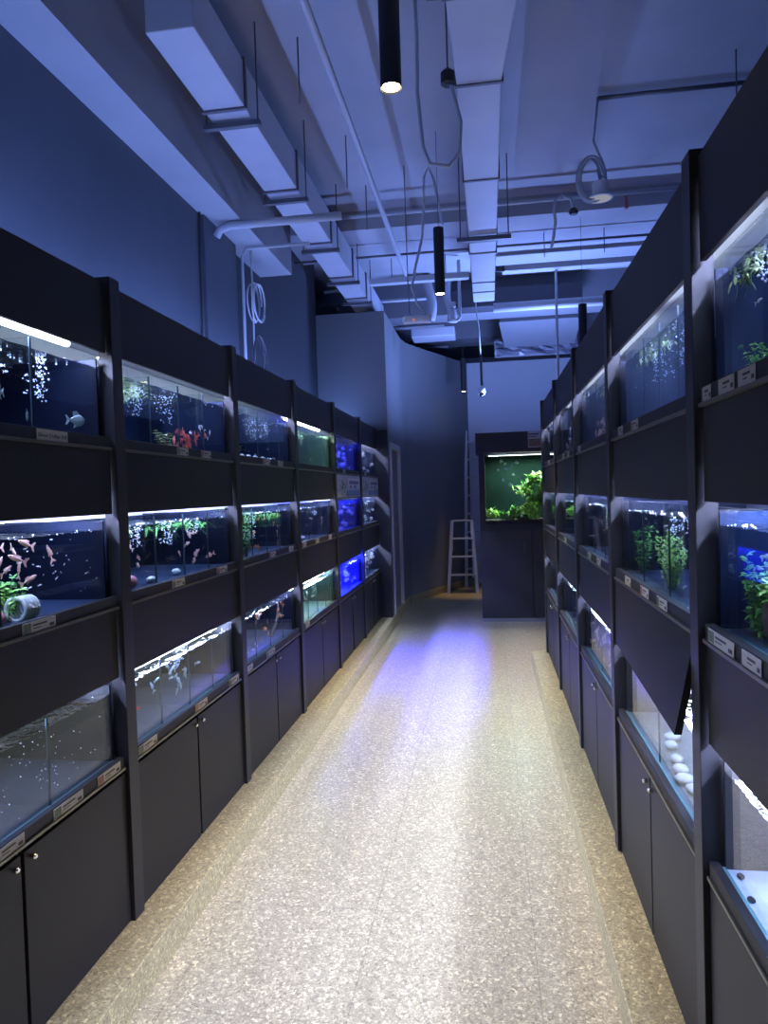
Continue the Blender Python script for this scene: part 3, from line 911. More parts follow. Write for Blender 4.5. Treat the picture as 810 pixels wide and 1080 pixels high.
T = TR(2, 1, 'aquarium with a cluster of pink fish on the base', ndiv=3, bubs=((0.2, 0.8, 0.3), (0.5, 0.7, 0.3)), foam=1.5, film=mat('midblue_film', (0, 0, 0)))
school(T, 11, 'gold', FPINK, 0.05, 'pink fish clustered low', box=(0.45, 0.75, 0.05, 0.3, 0.08, 0.5), tilt=0.9)
plant(T, 0.4, 0.25, 0.97, 'green floating plants', 'float', h=0.05, r=0.15, n=60, ll=0.035, lw=0.016, m=LEAFY)
T = TR(2, 2, 'aquarium with tall stems and pale fish', ndiv=2, bubs=((0.6, 1.0, 0.5), (0.3, 0.6, 0.5)), foam=1.6)
school(T, 9, 'gold', FPINK, 0.035, 'pale pink fish', box=(0.2, 0.9, 0.04, 0.4, 0.1, 0.7), tilt=0.7)
plant(T, 0.22, 0.2, 0, 'tall thin green stem plant', h=0.24, r=0.05, n=8, ll=0.04, lw=0.012, m=LEAF)
plant(T, 0.35, 0.25, 0.95, 'green mat of floating plants', 'float', h=0.09, r=0.13, n=60, ll=0.04, lw=0.014, m=LEAFY)
T = TR(2, 3, 'aquarium packed with pinkish white fish', ndiv=1, bubs=((0.3, 0.6, 0.8),), foam=1.2)
school(T, 36, 'slim', mat('fish_rose', (0.75, 0.55, 0.52), 0.3), 0.055, 'pinkish white fish packed upright', box=(0.08, 0.97, 0.03, 0.3, 0.05, 0.95), tilt=1.2)
plant(T, 0.12, 0.15, 0, 'small yellow-green plant at the near end', h=0.10, r=0.03, n=6, ll=0.03, lw=0.012, m=LEAFB)
T = TR(3, 1, 'aquarium with a tall white cluster of fish', ndiv=1, bubs=((0.25, 1.2, 0.9),), foam=2.0)
school(T, 9, 'gold', FWHITE, 0.05, 'white fish in a tall cluster', box=(0.45, 0.8, 0.04, 0.3, 0.1, 0.9), tilt=0.9)
T = TR(3, 2, 'aquarium filled with green leafy plants', ndiv=1, bubs=(), foam=1.5)
plant(T, 0.42, 0.2, 0.25, 'broad green leafy plant filling the tank', h=0.18, r=0.16, n=26, ll=0.05, lw=0.02, m=LEAF)
school(T, 4, 'slim', FWHITE, 0.03, 'white fish below green leaves', box=(0.1, 0.8, 0.04, 0.2, 0.05, 0.3))
T = TR(3, 3, 'aquarium with one low green plant', ndiv=1, bubs=(), foam=1.4)
plant(T, 0.35, 0.15, 0, 'low green plant at the front pane', h=0.12, r=0.07, n=12, ll=0.04, lw=0.016, m=LEAF)
school(T, 4, 'slim', FWHITE, 0.03, 'small white fish', box=(0.1, 0.8, 0.04, 0.2, 0.2, 0.8))
T = TR(4, 1, 'aquarium with sparse pink fish', ndiv=1, bubs=((0.3, 0.6, 0.6),), foam=1.5)
school(T, 4, 'gold', FPINK, 0.04, 'sparse pink fish', box=(0.2, 0.8, 0.04, 0.3, 0.3, 0.9))
T = TR(4, 2, 'aquarium with pale stringy plants', ndiv=1, bubs=((0.5, 0.5, 0.8),), foam=1.2)
plant(T, 0.3, 0.15, 0, 'pale stringy plant', h=0.2, r=0.06, n=8, ll=0.04, lw=0.008, m=LEAFY)
T = TR(4, 3, 'aquarium with a grey-green tangle of leaves', ndiv=1, bubs=((0.3, 0.5, 0.8),), foam=1.2)
plant(T, 0.4, 0.15, 0, 'grey-green tangled plant', h=0.18, r=0.1, n=10, ll=0.045, lw=0.01, m=LEAFY)

# price cards (left rack then right rack)
CS = [('L', 0, 1, 1.93, 0.15, 'Silver Dollar 0.8', 'card with bold handwriting under the dark top aquarium, first bay of the left rack'),
      ('L', 0, 2, 1.83, 0.15, None, 'grey card with green photo, middle ledge, first bay of the left rack'),
      ('L', 0, 3, 1.66, 0.13, None, 'white card at the picture edge, bottom ledge, first bay of the left rack'),
      ('L', 0, 3, 1.93, 0.15, None, 'long white card mid-ledge, bottom ledge, first bay of the left rack'),
      ('L', 0, 3, 2.16, 0.14, None, 'white card next to the post, bottom ledge, first bay of the left rack'),
      ('L', 1, 1, 2.83, 0.11, None, 'grey card below the pale green tuft, top ledge, second bay of the left rack'),
      ('L', 1, 1, 3.08, 0.11, None, 'grey card below the red fish, top ledge, second bay of the left rack'),
      ('L', 1, 2, 2.74, 0.12, None, 'cream card near mid-ledge, middle ledge, second bay of the left rack'),
      ('L', 1, 2, 3.22, 0.13, None, 'cream card at the far end, middle ledge, second bay of the left rack'),
      ('L', 1, 3, 2.43, 0.14, None, 'red-photo card at the near post, bottom ledge, second bay, left rack'),
      ('L', 1, 3, 2.92, 0.13, None, 'white card mid-ledge, bottom ledge, second bay of the left rack'),
      ('L', 1, 3, 3.32, 0.13, None, 'white far-end card, bottom ledge, second bay of the left rack'),
      ('L', 2, 1, 3.97, 0.13, None, 'bluish card mid-ledge, top ledge, third bay of the left rack'),
      ('L', 2, 1, 4.25, 0.10, None, 'tan card further along, top ledge, third bay of the left rack'),
      ('L', 2, 2, 4.02, 0.12, None, 'card mid-ledge, middle ledge, third bay of the left rack'),
      ('L', 2, 2, 4.42, 0.10, None, 'card at the far end, middle ledge, third bay of the left rack'),
      ('L', 2, 3, 3.56, 0.09, None, 'small white card by the near post, bottom ledge, third bay of the left rack'),
      ('L', 2, 3, 3.92, 0.16, None, 'bluish white card mid-ledge, bottom ledge, third bay of the left rack'),
      ('L', 3, 2, 4.75, 0.11, None, 'card by the near post, middle ledge, fourth bay of the left rack'),
      ('L', 3, 2, 5.12, 0.11, None, 'card mid-ledge, middle ledge, fourth bay of the left rack'),
      ('L', 3, 2, 5.55, 0.11, None, 'card at the far end, middle ledge, fourth bay of the left rack'),
      ('L', 3, 3, 4.76, 0.12, None, 'white card by the near post, bottom ledge, fourth bay of the left rack'),
      ('L', 4, 1, 6.2, 0.11, None, 'small card on the top ledge of the blue bay, left rack'),
      ('L', 5, 1, 7.3, 0.11, None, 'small card on the top ledge of the sixth bay, left rack'),
      ('R', 0, 1, 1.665, 0.06, None, 'narrow card with dark marks beside the post, top ledge, first bay of the right rack'),
      ('R', 0, 1, 1.535, 0.095, None, 'white card with a code, top ledge, first bay of the right rack'),
      ('R', 0, 1, 1.42, 0.09, None, 'white card tinted blue at the picture edge, top ledge, first bay of the right rack'),
      ('R', 0, 2, 1.60, 0.17, None, 'long lettered card by the post, middle ledge, first bay of the right rack'),
      ('R', 0, 2, 1.42, 0.10, None, 'pinkish card at the picture edge, middle ledge, first bay of the right rack'),
      ('R', 1, 1, 2.70, 0.09, None, 'dark card by the far post, top ledge, second bay of the right rack'),
      ('R', 1, 1, 2.45, 0.12, None, 'white card further along, top ledge, second bay of the right rack'),
      ('R', 1, 2, 2.62, 0.10, None, 'grey card towards the far post, middle ledge, second bay of the right rack'),
      ('R', 1, 2, 2.35, 0.12, None, 'grey card mid-ledge, middle ledge, second bay of the right rack'),
      ('R', 1, 2, 2.12, 0.12, None, 'grey card below the bushy plant, middle ledge, second bay of the right rack'),
      ('R', 2, 1, 3.88, 0.10, None, 'white card by the far post, top ledge, third bay of the right rack'),
      ('R', 2, 2, 3.6, 0.12, None, 'grey card mid-ledge, middle ledge, third bay of the right rack'),
      ('R', 2, 2, 3.3, 0.12, None, 'grey card nearer end, middle ledge, third bay of the right rack'),
      ('R', 3, 1, 4.7, 0.14, None, 'white card mid-ledge, top ledge, fourth bay of the right rack'),
      ('R', 3, 1, 4.42, 0.12, None, 'white card nearer end, top ledge, fourth bay of the right rack'),
      ('R', 3, 2, 4.7, 0.14, None, 'grey card on the middle ledge, fourth bay of the right rack'),
      ('R', 4, 1, 5.8, 0.14, None, 'small white card on the top ledge, fifth bay of the right rack')]
for side, i, row, y, w, tx, lb in CS:
    card(side, i, row, y, w, text=tx, label=lb, thumb=(w > 0.1 and tx is None))

# photo boards across the panel of the blue bay and the last bay
for k, (i, lb) in enumerate(((4, 'photo board of a grey shopfront and palms on the blue bay panel'), (5, 'photo board of a grey shopfront and palms on the sixth bay panel'))):
    ya, yb = LB[i] + 0.08, LB[i + 1] - 0.02
    t = thing('photo_board', (XL - 0.010, (ya + yb) / 2, 1.545), lb, 'sign', 'photo boards on the left rack')
    w = yb - ya
    MB().box(-0.013, 0, -w / 2, w / 2, 0, 0.20).build('board', mat('photo_sky', (0.42, 0.43, 0.42), 0.4), t, bevel=0.001)
    MB().box(0, 0.0006, -w * 0.05, w * 0.48, 0.075, 0.175).build('printed_building', mat('photo_wall', (0.58, 0.58, 0.55), 0.4), t)
    MB().box(0.0006, 0.0011, 0.0, w * 0.42, 0.12, 0.15).box(0.0006, 0.0011, w * 0.02, w * 0.10, 0.08, 0.108).box(0.0006, 0.0011, w * 0.2, w * 0.3, 0.08, 0.108).build('printed_windows', mat('photo_window', (0.10, 0.12, 0.13), 0.4), t)
    mb = MB()
    rg = random.Random(3)
    for j in range(26):
        c = (0.0004, -w * 0.28 + rg.gauss(0, w * 0.09), 0.085 + rg.gauss(0, 0.035))
        mb.leaf((c[0], c[1], max(0.02, min(0.15, c[2]))), (0.02, rg.uniform(-1, 1), rg.uniform(-0.2, 1)), 0.05, 0.02, up=(1, 0, 0), bend=0)
    mb.build('printed_palms', mat('photo_green', (0.06, 0.13, 0.05), 0.4), t)
    MB().box(0, 0.0006, -w * 0.1, w * 0.48, 0.01, 0.06).build('printed_pool', mat('photo_blue', (0.14, 0.22, 0.36), 0.4), t)

# uplight strips on the rack tops, behind the headers
for side, B in (('L', LB), ('R', RB)):
    for i in range(len(B) - 1):
        yo = (B[i] + B[i + 1]) / 2
        L = B[i + 1] - B[i] - 0.1
        t = thing('uplight_strip', (X(side, 0.40), yo, 2.285), f'blue light strip on top of the rack, {BAYL[i]} bay of the {sidename(side)}', 'lamp', f'light strips of the {sidename(side)}')
        MB().box(-0.02, 0.02, -L / 2, L / 2, -0.012, 0.008).build('strip_housing', PEND, t)
        MB().box(-0.014, 0.014, -L / 2 + 0.01, L / 2 - 0.01, 0.007, 0.0095).build('strip_led', emitter('led_up', UPB, 3.0), t)
        MB().box(-0.008, 0.008, -L / 2 - 0.05, -L / 2, -0.02, 0.0).box(-0.008, 0.008, L / 2, L / 2 + 0.05, -0.02, 0.0).build('strip_bracket', HANG, t)
        light('strip_light', 'AREA', (0, 0, 0.016), UPB, P_UP * (1.6 if side == 'L' else 0.4), t, shape='RECTANGLE', size=0.04, size_y=L, rot=(math.pi, 0, 0), spread=math.pi)

# ------------------------------------------------------------------ tall planted aquarium at the end of the aisle
CX0, CX1, CY0, CY1 = -0.105, 1.10, 8.50, 9.05
t = thing('planted_aquarium', ((CX0 + CX1) / 2, (CY0 + CY1) / 2, 0), 'tall black cabinet aquarium full of green plants at the aisle end', 'aquarium')
org = tuple(t.location)


def cb(name, x0, x1, y0, y1, z0, z1, m, bevel=0.002):
    return MB().box(x0, x1, y0, y1, z0, z1).build(name, m, t, org, bevel=bevel)


cb('base_strip', CX0 + 0.01, CX1 - 0.01, CY0 + 0.01, CY1 - 0.01, 0, 0.045, mat('steel_strip', (0.3, 0.3, 0.32), 0.4, metal=0.5))
xm = (CX0 + CX1) / 2
CABM = mat('cabinet_black', (0.022, 0.022, 0.026), 0.5)
for a, b in ((CX0, xm - 0.003), (xm + 0.003, CX1)):
    d = cb('cupboard_door', a, b, CY0, CY0 + 0.02, 0.045, 1.085, CABM)
    hx = b - 0.09 if a == CX0 else a + 0.09
    MB().box(hx - 0.006, hx + 0.006, CY0 - 0.012, CY0, 0.80, 0.95).build('handle', mat('cabinet_handle', (0.05, 0.05, 0.06), 0.3), d, org)
cb('cabinet_body', CX0, CX1, CY0 + 0.021, CY1, 0.045, 1.085, CABM)
cb('tank_base', CX0 + 0.0, CX1 - 0.0, CY0, CY1, 1.088, 1.16, DARK)
cb('front_pane', CX0 + 0.06, CX1 - 0.06, CY0 + 0.004, CY0 + 0.012, 1.16, 2.03, GLASS)
cb('tank_frame', CX0, CX0 + 0.07, CY0, CY1, 1.16, 2.0, DARK)
cb('tank_frame', CX1 - 0.07, CX1, CY0, CY1, 1.16, 2.0, DARK)
cb('tank_back', CX0 + 0.07, CX1 - 0.07, CY1 - 0.02, CY1, 1.16, 2.0, mat('teal_backdrop', (0.003, 0.012, 0.010), 0.7, spec=0.05, noise=0.5, nscale=2.5))
cb('hood', CX0 - 0.03, CX1 + 0.03, CY0 - 0.02, CY1, 2.0, 2.24, CABM)
ripple_sheet(CX0 + 0.07, CX1 - 0.07, CY0 + 0.013, CY1 - 0.02, 1.965, rng, 8, 8).build('water_surface', WATERC, t, org, smooth=True)
cb('substrate', CX0 + 0.07, CX1 - 0.07, CY0 + 0.013, CY1 - 0.02, 1.16, 1.20, mat('dark_soil', (0.035, 0.03, 0.028), 0.9, noise=0.4, nscale=60))
lt = thing('aquarium_lamp', (xm, 8.74, 1.99), 'white lamp under the hood of the tall planted aquarium', 'lamp')
MB().box(-0.5, 0.5, -0.10, 0.10, -0.012, 0.008).build('lamp_housing', WHITEP, lt)
MB().box(-0.48, 0.48, -0.09, 0.09, -0.016, -0.012).build('lamp_tube', emitter('led_tank', (0.9, 1.0, 0.95), 4.0), lt)
light('lamp_light', 'AREA', (0, 0, -0.02), (0.88, 1.0, 0.85), 46.0, lt, shape='RECTANGLE', size=0.9, size_y=0.18)
PL = [(0.46, 8.60, 1.22, 0.22, 0.10, 'fern'), (0.62, 8.60, 1.36, 0.25, 0.10, 'fern'), (0.50, 8.62, 1.58, 0.2, 0.10, 'fern'), (0.50, 8.60, 1.30, 0.2, 0.12, 'fern'), (0.60, 8.62, 1.48, 0.2, 0.1, 'fern'), (0.03, 8.62, 1.22, 0.2, 0.10, 'fern'), (0.20, 8.60, 1.20, 0.16, 0.11, 'fern'), (0.33, 8.60, 1.24, 0.2, 0.10, 'fern'), (0.52, 8.60, 1.20, 0.24, 0.11, 'fern'),
      (0.44, 8.68, 1.50, 0.22, 0.13, 'fern'), (0.58, 8.64, 1.62, 0.25, 0.11, 'fern'), (0.56, 8.66, 1.36, 0.22, 0.13, 'fern'), (0.75, 8.66, 1.3, 0.3, 0.15, 'fern'), (0.80, 8.68, 1.6, 0.3, 0.15, 'fern')]
DESC = ['front fern beside the dark stone', 'front fern touching the rack edge, lower half', 'fern on the upper branch tip', 'fern hanging over the front stone', 'fern by the rack edge, mid-height', 'low bright fern in the near corner', 'bright fern left of the middle', 'bright fern at the front middle', 'tall fern at the front beside the rack', 'large fern on the branch, mid-height', 'highest fern by the rack edge', 'fern below the branch', 'fern behind the rack, low', 'fern behind the rack, high']
for (x, y, z, h, r, s), ds in zip(PL, DESC):
    plant(None, 0, 0, 0, ds + ' of the tall planted aquarium', s, h=h, r=r, n=120, ll=0.095, lw=0.03, m=LEAFB if rng.random() < 0.7 else LEAF, pos=(x, y, z), name='aquarium_fern')
wd = thing('driftwood', (0.48, 8.74, 1.20), 'dark branching driftwood inside the tall planted aquarium', 'driftwood')
MB().tube([(-0.22, 0, 0), (-0.10, 0, 0.12), (0.05, 0, 0.25), (0.2, 0, 0.45), (0.25, 0.02, 0.6)], [0.03, 0.028, 0.03, 0.025, 0.012], 8).tube([(0.05, 0, 0.25), (-0.06, 0, 0.34), (-0.16, -0.01, 0.33)], [0.02, 0.012, 0.005], 7).tube([(-0.10, 0, 0.12), (0.1, -0.03, 0.06)], [0.02, 0.012], 7).build('branch', WOOD, wd, smooth=True)
mb = MB(); mb.blob((0, 0, 0.03), (0.07, 0.05, 0.045), 2, 0.12, rng)
o = mb.build('stone', mat('dark_stone', (0.06, 0.065, 0.06), 0.8), smooth=True); o.location = (0.40, 8.57, 1.20); tag(o, 'dark rounded stone on the soil of the tall planted aquarium', 'stone')


class Big: pass


B = Big(); B.side = 'R'; B.rg = random.Random(5); B.where = 'swimming in the tall planted aquarium'
for (x, z, sc) in ((0.16, 1.90, 0.05), (0.21, 1.87, 0.04), (0.34, 1.88, 0.05), (0.12, 1.80, 0.04), (0.22, 1.81, 0.05), (0.18, 1.68, 0.055), (0.30, 1.74, 0.04), (0.26, 1.62, 0.06)):
    key = ('disc', 'fish_silver', False)
    o = dup(PROTO[key]) if key in PROTO else fish_proto('fish', 'disc', FSILV, False)
    PROTO.setdefault(key, o)
    o.location = (x, 8.60, z); o.rotation_euler = (0, 0, math.pi / 2 + B.rg.gauss(0, 0.4)); o.scale = (sc, sc, sc)
    tag(o, 'small silver fish swimming in the tall planted aquarium', 'fish', 'silver fish of the planted aquarium')
us = thing('uplight_strip', (0.5, 8.95, 2.25), 'added blue strip lighting the white wall from the hood of the tall planted aquarium', 'lamp')  # added strip, brightens the white wall behind the cabinet
MB().box(-0.5, 0.5, -0.02, 0.02, -0.010, 0.008).build('strip_housing', WHITEP, us)
MB().box(-0.48, 0.48, -0.014, 0.014, 0.008, 0.012).build('strip_led', emitter('led_up', UPB, 3.0), us)
light('strip_light', 'AREA', (0, 0, 0.016), UPB, 170.0, us, shape='RECTANGLE', size=0.9, size_y=0.04, rot=(math.pi, 0, 0), spread=math.pi)
# little photo notice on the hood
t = thing('notice_sign', (0.55, CY0 - 0.021, 2.05), 'small photo notice on the hood of the tall planted aquarium', 'sign')
MB().box(-0.075, 0.075, -0.003, 0, 0, 0.19).build('sheet', mat('notice_sheet', (0.42, 0.42, 0.42), 0.5), t)
MB().box(-0.07, 0.07, -0.0036, -0.003, 0.01, 0.10).build('photo', mat('notice_photo', (0.16, 0.10, 0.08), 0.5, noise=0.5, nscale=30), t)
MB().box(-0.07, 0.05, -0.0036, -0.003, 0.145, 0.16).box(-0.07, 0.03, -0.0036, -0.003, 0.12, 0.13).build('print', INK, t)

# ------------------------------------------------------------------ ladders
t = thing('step_ladder', (-0.42, 11.0, 0), 'aluminium step ladder standing by the angled wall', 'ladder')


def ladder_side(x):
    return (Vector((x, 0.0, 0.0)))


mb = MB()
lw_b, lw_t, hz = 0.22, 0.15, 1.10
for s in (-1, 1):
    MB().bar((s * lw_b, -0.12, 0), (s * lw_t, 0.12, hz), 0.05, 0.03, up=(0, 1, 0)).build('rail', ALU, t)
    MB().bar((s * (lw_b - 0.02), 0.55, 0), (s * lw_t, 0.16, hz), 0.03, 0.025, up=(0, 1, 0)).build('rear_leg', ALU, t)
for k in range(4):
    f = (k + 1) * 0.25
    zc = hz * f; w = lw_b + (lw_t - lw_b) * f; yc = -0.12 + 0.24 * f
    MB().box(-w, w, yc - 0.045, yc + 0.045, zc - 0.012, zc + 0.012).build('tread', ALU, t, bevel=0.003)
t = thing('extension_ladder', (-0.22, 11.55, 0), 'tall grey ladder leaning behind the step ladder', 'ladder')
for s in (-1, 1):
    MB().bar((s * 0.17, 0.0, 0), (s * 0.12, 0.36, 2.55), 0.05, 0.025, up=(0, 1, 0)).build('rail', mat('ladder_grey', (0.55, 0.57, 0.55), 0.45, metal=0.3), t)
for k in range(8):
    f = (k + 1) / 8.6
    MB().bar((-(0.17 - 0.05 * f), 0.36 * f, 2.55 * f), (0.17 - 0.05 * f, 0.36 * f, 2.55 * f), 0.03, 0.03).build('rung', MATS['ladder_grey'], t)

# ------------------------------------------------------------------ ceiling services


def duct_run(x0a, x1a, y0, x0b, x1b, y1, z, h, label, flanges, m=DUCT, hang=True):
    t = thing('ceiling_air_duct', ((x0a + x1a) / 2, y0, z), label, 'duct')
    org = tuple(t.location)
    vs = [(x0a, y0, z), (x1a, y0, z), (x1a, y0, z + h), (x0a, y0, z + h), (x0b, y1, z), (x1b, y1, z), (x1b, y1, z + h), (x0b, y1, z + h)]
    MB().add(vs, [(0, 1, 2, 3), (5, 4, 7, 6), (0, 4, 5, 1), (1, 5, 6, 2), (2, 6, 7, 3), (3, 7, 4, 0)]).build('duct_body', m, t, org, bevel=0.006)
    for y in flanges:
        f = (y - y0) / (y1 - y0)
        a = x0a + (x0b - x0a) * f; b = x1a + (x1b - x1a) * f
        mb = MB()
        mb.box(a - 0.012, b + 0.012, y - 0.012, y + 0.012, z - 0.012, z).box(a - 0.012, b + 0.012, y - 0.012, y + 0.012, z + h, z + h + 0.012)
        mb.box(a - 0.012, a, y - 0.012, y + 0.012, z, z + h).box(b, b + 0.012, y - 0.012, y + 0.012, z, z + h)
        mb.build('flange', HANG if m is DUCT else DUCTD, t, org)
        if hang:
            hb_ = MB().bar((a - 0.05, y + 0.12, z - 0.03), (b + 0.05, y + 0.12, z - 0.03), 0.035, 0.03)
            for q in (a - 0.035, b + 0.035):
                hb_.tube([(q, y + 0.12, z - 0.05), (q, y + 0.12, ZS)], 0.005, 6)
            hb_.build('hanger', HANG, t, org)
    return t


duct_run(-1.53, -1.29, 3.20, -1.53, -1.29, 9.3, 3.76, 0.26, 'long square air duct beside the left beam', (3.9, 5.0, 6.1, 7.1, 7.9))
t = thing('ceiling_air_duct', (-0.01, 1.0, 3.66), 'stepped air duct running along the middle of the ceiling', 'duct')
org = tuple(t.location)
secs = [(-0.13, 0.19, 1.0), (-0.13, 0.19, 3.05), (-0.125, 0.185, 3.1), (-0.105, 0.125, 3.75), (-0.105, 0.125, 8.05)]
mbd = MB()
for a, b in zip(secs[:-1], secs[1:]):
    if b[2] - a[2] < 0.1: continue
    z, h = 3.66, 0.24
    vs = [(a[0], a[2], z), (a[1], a[2], z), (a[1], a[2], z + h), (a[0], a[2], z + h), (b[0], b[2], z), (b[1], b[2], z), (b[1], b[2], z + h), (b[0], b[2], z + h)]
    MB().add(vs, [(0, 1, 2, 3), (5, 4, 7, 6), (0, 4, 5, 1), (1, 5, 6, 2), (2, 6, 7, 3), (3, 7, 4, 0)]).build('duct_body', DUCT, t, org, bevel=0.008)
for y in (3.08, 3.75, 4.9, 6.1, 6.4, 7.3, 7.65):
    a, b = (-0.13, 0.19) if y < 3.2 else (-0.105, 0.125)
    MB().box(a - 0.01, b + 0.01, y - 0.01, y + 0.01, 3.652, 3.66).box(a - 0.01, a, y - 0.01, y + 0.01, 3.66, 3.9).box(b, b + 0.01, y - 0.01, y + 0.01, 3.66, 3.9).build('flange', HANG, t, org)
for y in (3.0, 5.95):
    hb_ = MB().bar((-0.20, y, 3.63), (0.24, y, 3.63), 0.035, 0.035)
    for q in (-0.17, 0.22): hb_.tube([(q, y, 3.62), (q, y, ZS)], 0.005, 6)
    hb_.build('hanger', HANG, t, org)


def pipe(name, pts, r, m, label, cat='pipe', n=10):
    o = MB().tube(pts, r, n).build(name, m, origin=pts[0], smooth=True)
    return tag(o, label, cat)


pipe('ceiling_pipe', [(-0.80, 1.5, 3.93), (-0.82, 7.75, 3.93)], 0.022, PIPE, 'long pale pipe running along the ceiling above the aisle')
pipe('ceiling_pipe', [(-2.1, 6.62, 4.16), (1.9, 6.62, 4.16)], 0.018, PIPE, 'thin pale pipe crossing under the ceiling just before the cross beam')
pipe('ceiling_pipe', [(-2.1, 7.35, 4.02), (1.9, 7.35, 4.02)], 0.012, HANG, 'thin dark pipe crossing under the cross beam')
pipe('wall_pipe', [(-1.85, 4.86, 3.42), (-1.82, 4.86, 3.47), (-1.75, 4.86, 3.49), (-0.95, 4.86, 3.49)], 0.028, PIPE, 'pale pipe elbowing out of the blue wall below the beam')
pipe('ceiling_pipe', [(0.83, 5.2, 4.27), (1.9, 5.2, 4.27)], 0.016, HANG, 'dark conduit on the ceiling leading to the coiled downlight')
# lit cable trays
t = thing('cable_tray', (0.0, 7.95, 3.93), 'pale cable tray crossing the aisle below the ceiling, rack side', 'tray')
MB().box(0.22, 1.9, -0.07, 0.07, 0, 0.012).box(0.22, 1.9, -0.07, -0.06, 0.012, 0.06).box(0.22, 1.9, 0.06, 0.07, 0.012, 0.06).build('channel', PIPE, t)
MB().bar((0.13, -0.06, 0.03), (0.24, -0.06, 0.03), 0.02, 0.06).build('bracket', HANG, t)
t = thing('cable_tray', (-1.2, 7.95, 3.90), 'pale cable tray crossing the aisle towards the square duct', 'tray')
MB().box(-0.05, 1.05, -0.05, 0.05, 0, 0.06).build('channel', PIPE, t, bevel=0.004)
MB().tube([(0.2, 0, 0.05), (0.2, 0, 0.40)], 0.005, 6).tube([(0.8, 0, 0.05), (0.8, 0, 0.40)], 0.005, 6).build('hanger', HANG, t)
# white insulated cross pipe and the dark ducts beyond
pipe('ceiling_insulated_pipe', [(0.12, 8.6, 3.72), (1.9, 8.6, 3.72)], 0.055, DUCT, 'thick pale insulated pipe crossing behind the middle duct')
t = duct_run(-0.40, 1.2, 9.05, -0.40, 1.2, 9.3, 3.86, 0.22, 'dark flat duct crossing behind the pale insulated pipe', (), m=DUCTD, hang=False)
t = thing('ceiling_air_unit', (0.75, 10.3, 3.62), 'boxy grey air unit wrapped in foil above the white wall', 'air unit')
MB().add([(-0.55, -0.4, 0.22), (0.55, -0.4, 0.22), (0.55, 0.4, 0.0), (-0.45, 0.4, 0.0), (-0.45, -0.3, 0.5), (0.55, -0.3, 0.5), (0.55, 0.4, 0.5), (-0.45, 0.4, 0.5)], [(0, 3, 2, 1), (4, 5, 6, 7), (0, 1, 5, 4), (1, 2, 6, 5), (2, 3, 7, 6), (3, 0, 4, 7)]).build('casing', SLABD, t, bevel=0.01)
MB().box(-0.6, 0.6, 0.42, 0.75, -0.05, 0.15).build('drain_tray', DUCT, t, bevel=0.01)
rg = random.Random(11)
mb = MB()
vs, fs = [], []
for j in range(7):
    for i in range(15):
        vs.append((-0.58 + 1.16 * i / 14, 0.40 - 0.02 * j + rg.uniform(-0.03, 0.03), 0.16 - 0.045 * j + rg.uniform(-0.02, 0.02)))
for j in range(6):
    for i in range(14):
        k = j * 15 + i
        fs.append((k, k + 1, k + 16, k + 15))
mb.add(vs, fs)
mb.build('foil_wrap', mat('dull_foil', (0.2, 0.2, 0.23), 0.45, metal=0.3), t)

# flexible ducts and pipes over the door wall
for k, (x, y, z, lb) in enumerate(((-0.66, 9.0, 3.72, 'corrugated grey hose hanging above the partition, nearer the door'), (-0.42, 9.1, 3.70, 'corrugated grey hose hanging above the partition, nearer the pendant'))):
    pts, rs = [], []
    for j in range(36):
        f = j / 35
        pts.append((x + 0.03 * math.sin(f * 5 + k), y, z + 0.55 * f)); rs.append(0.055 + (0.008 if j % 2 else 0))
    o = MB().tube(pts, rs, 12).build('hanging_flexible_duct', DUCT, origin=pts[0], smooth=True); tag(o, lb, 'duct')
t = thing('ceiling_valve', (-0.27, 8.4, 3.55), 'small pipe bend with valves hanging beside the second pendant lamp', 'valve')
MB().tube([(0, 0, 0.7), (0, 0, 0.12), (0.0, 0, 0.04), (-0.04, 0, 0.0), (-0.08, 0, 0.03), (-0.08, 0, 0.16)], 0.02, 8).build('pipe_bend', PIPE, t, smooth=True)
MB().box(-0.11, -0.05, -0.03, 0.03, 0.16, 0.22).build('valve_body', PIPE, t, bevel=0.006)
o = MB().box(-1.0, -0.40, 9.9, 10.3, 3.715, 3.84).build('duct_box', DUCT, origin=(-0.7, 10.1, 3.715), bevel=0.01); o.name = 'duct_box'; tag(o, 'flat grey duct box under the hanging hoses', 'duct')
# services over the partition room
RG = random.Random(4)
for k, (y, z) in enumerate(((9.2, 4.05), (10.2, 3.98), (11.0, 4.1), (12.1, 4.0))):
    pipe('ceiling_pipe', [(-2.15, y, z), (-0.6, y, z)], 0.022, PIPE, ['first', 'second', 'third', 'last'][k] + ' thin pipe crossing above the partition room, counted from the aisle')
pipe('ceiling_pipe', [(-1.95, 9.2, 4.05), (-1.55, 11.2, 3.75)], 0.02, PIPE, 'slanting thin pipe above the partition room')
t = thing('light_batten', (-1.75, 8.55, 3.70), 'pale light batten lying along the partition top', 'lamp')
MB().box(-0.62, 0.35, -0.03, 0.03, 0, 0.022).build('batten', WHITEP, t, bevel=0.004)
MB().box(-0.60, 0.33, -0.034, -0.030, 0.003, 0.019).build('diffuser', emitter('batten_glow', (0.75, 0.78, 1.0), 0.8), t)
pipe('vent_pipe', [(-1.36, 8.5, 3.70), (-1.36, 8.5, 4.0), (-1.42, 8.5, 4.04), (-1.9, 8.5, 4.02)], 0.018, PIPE, 'bent pale pipe rising from the partition top')


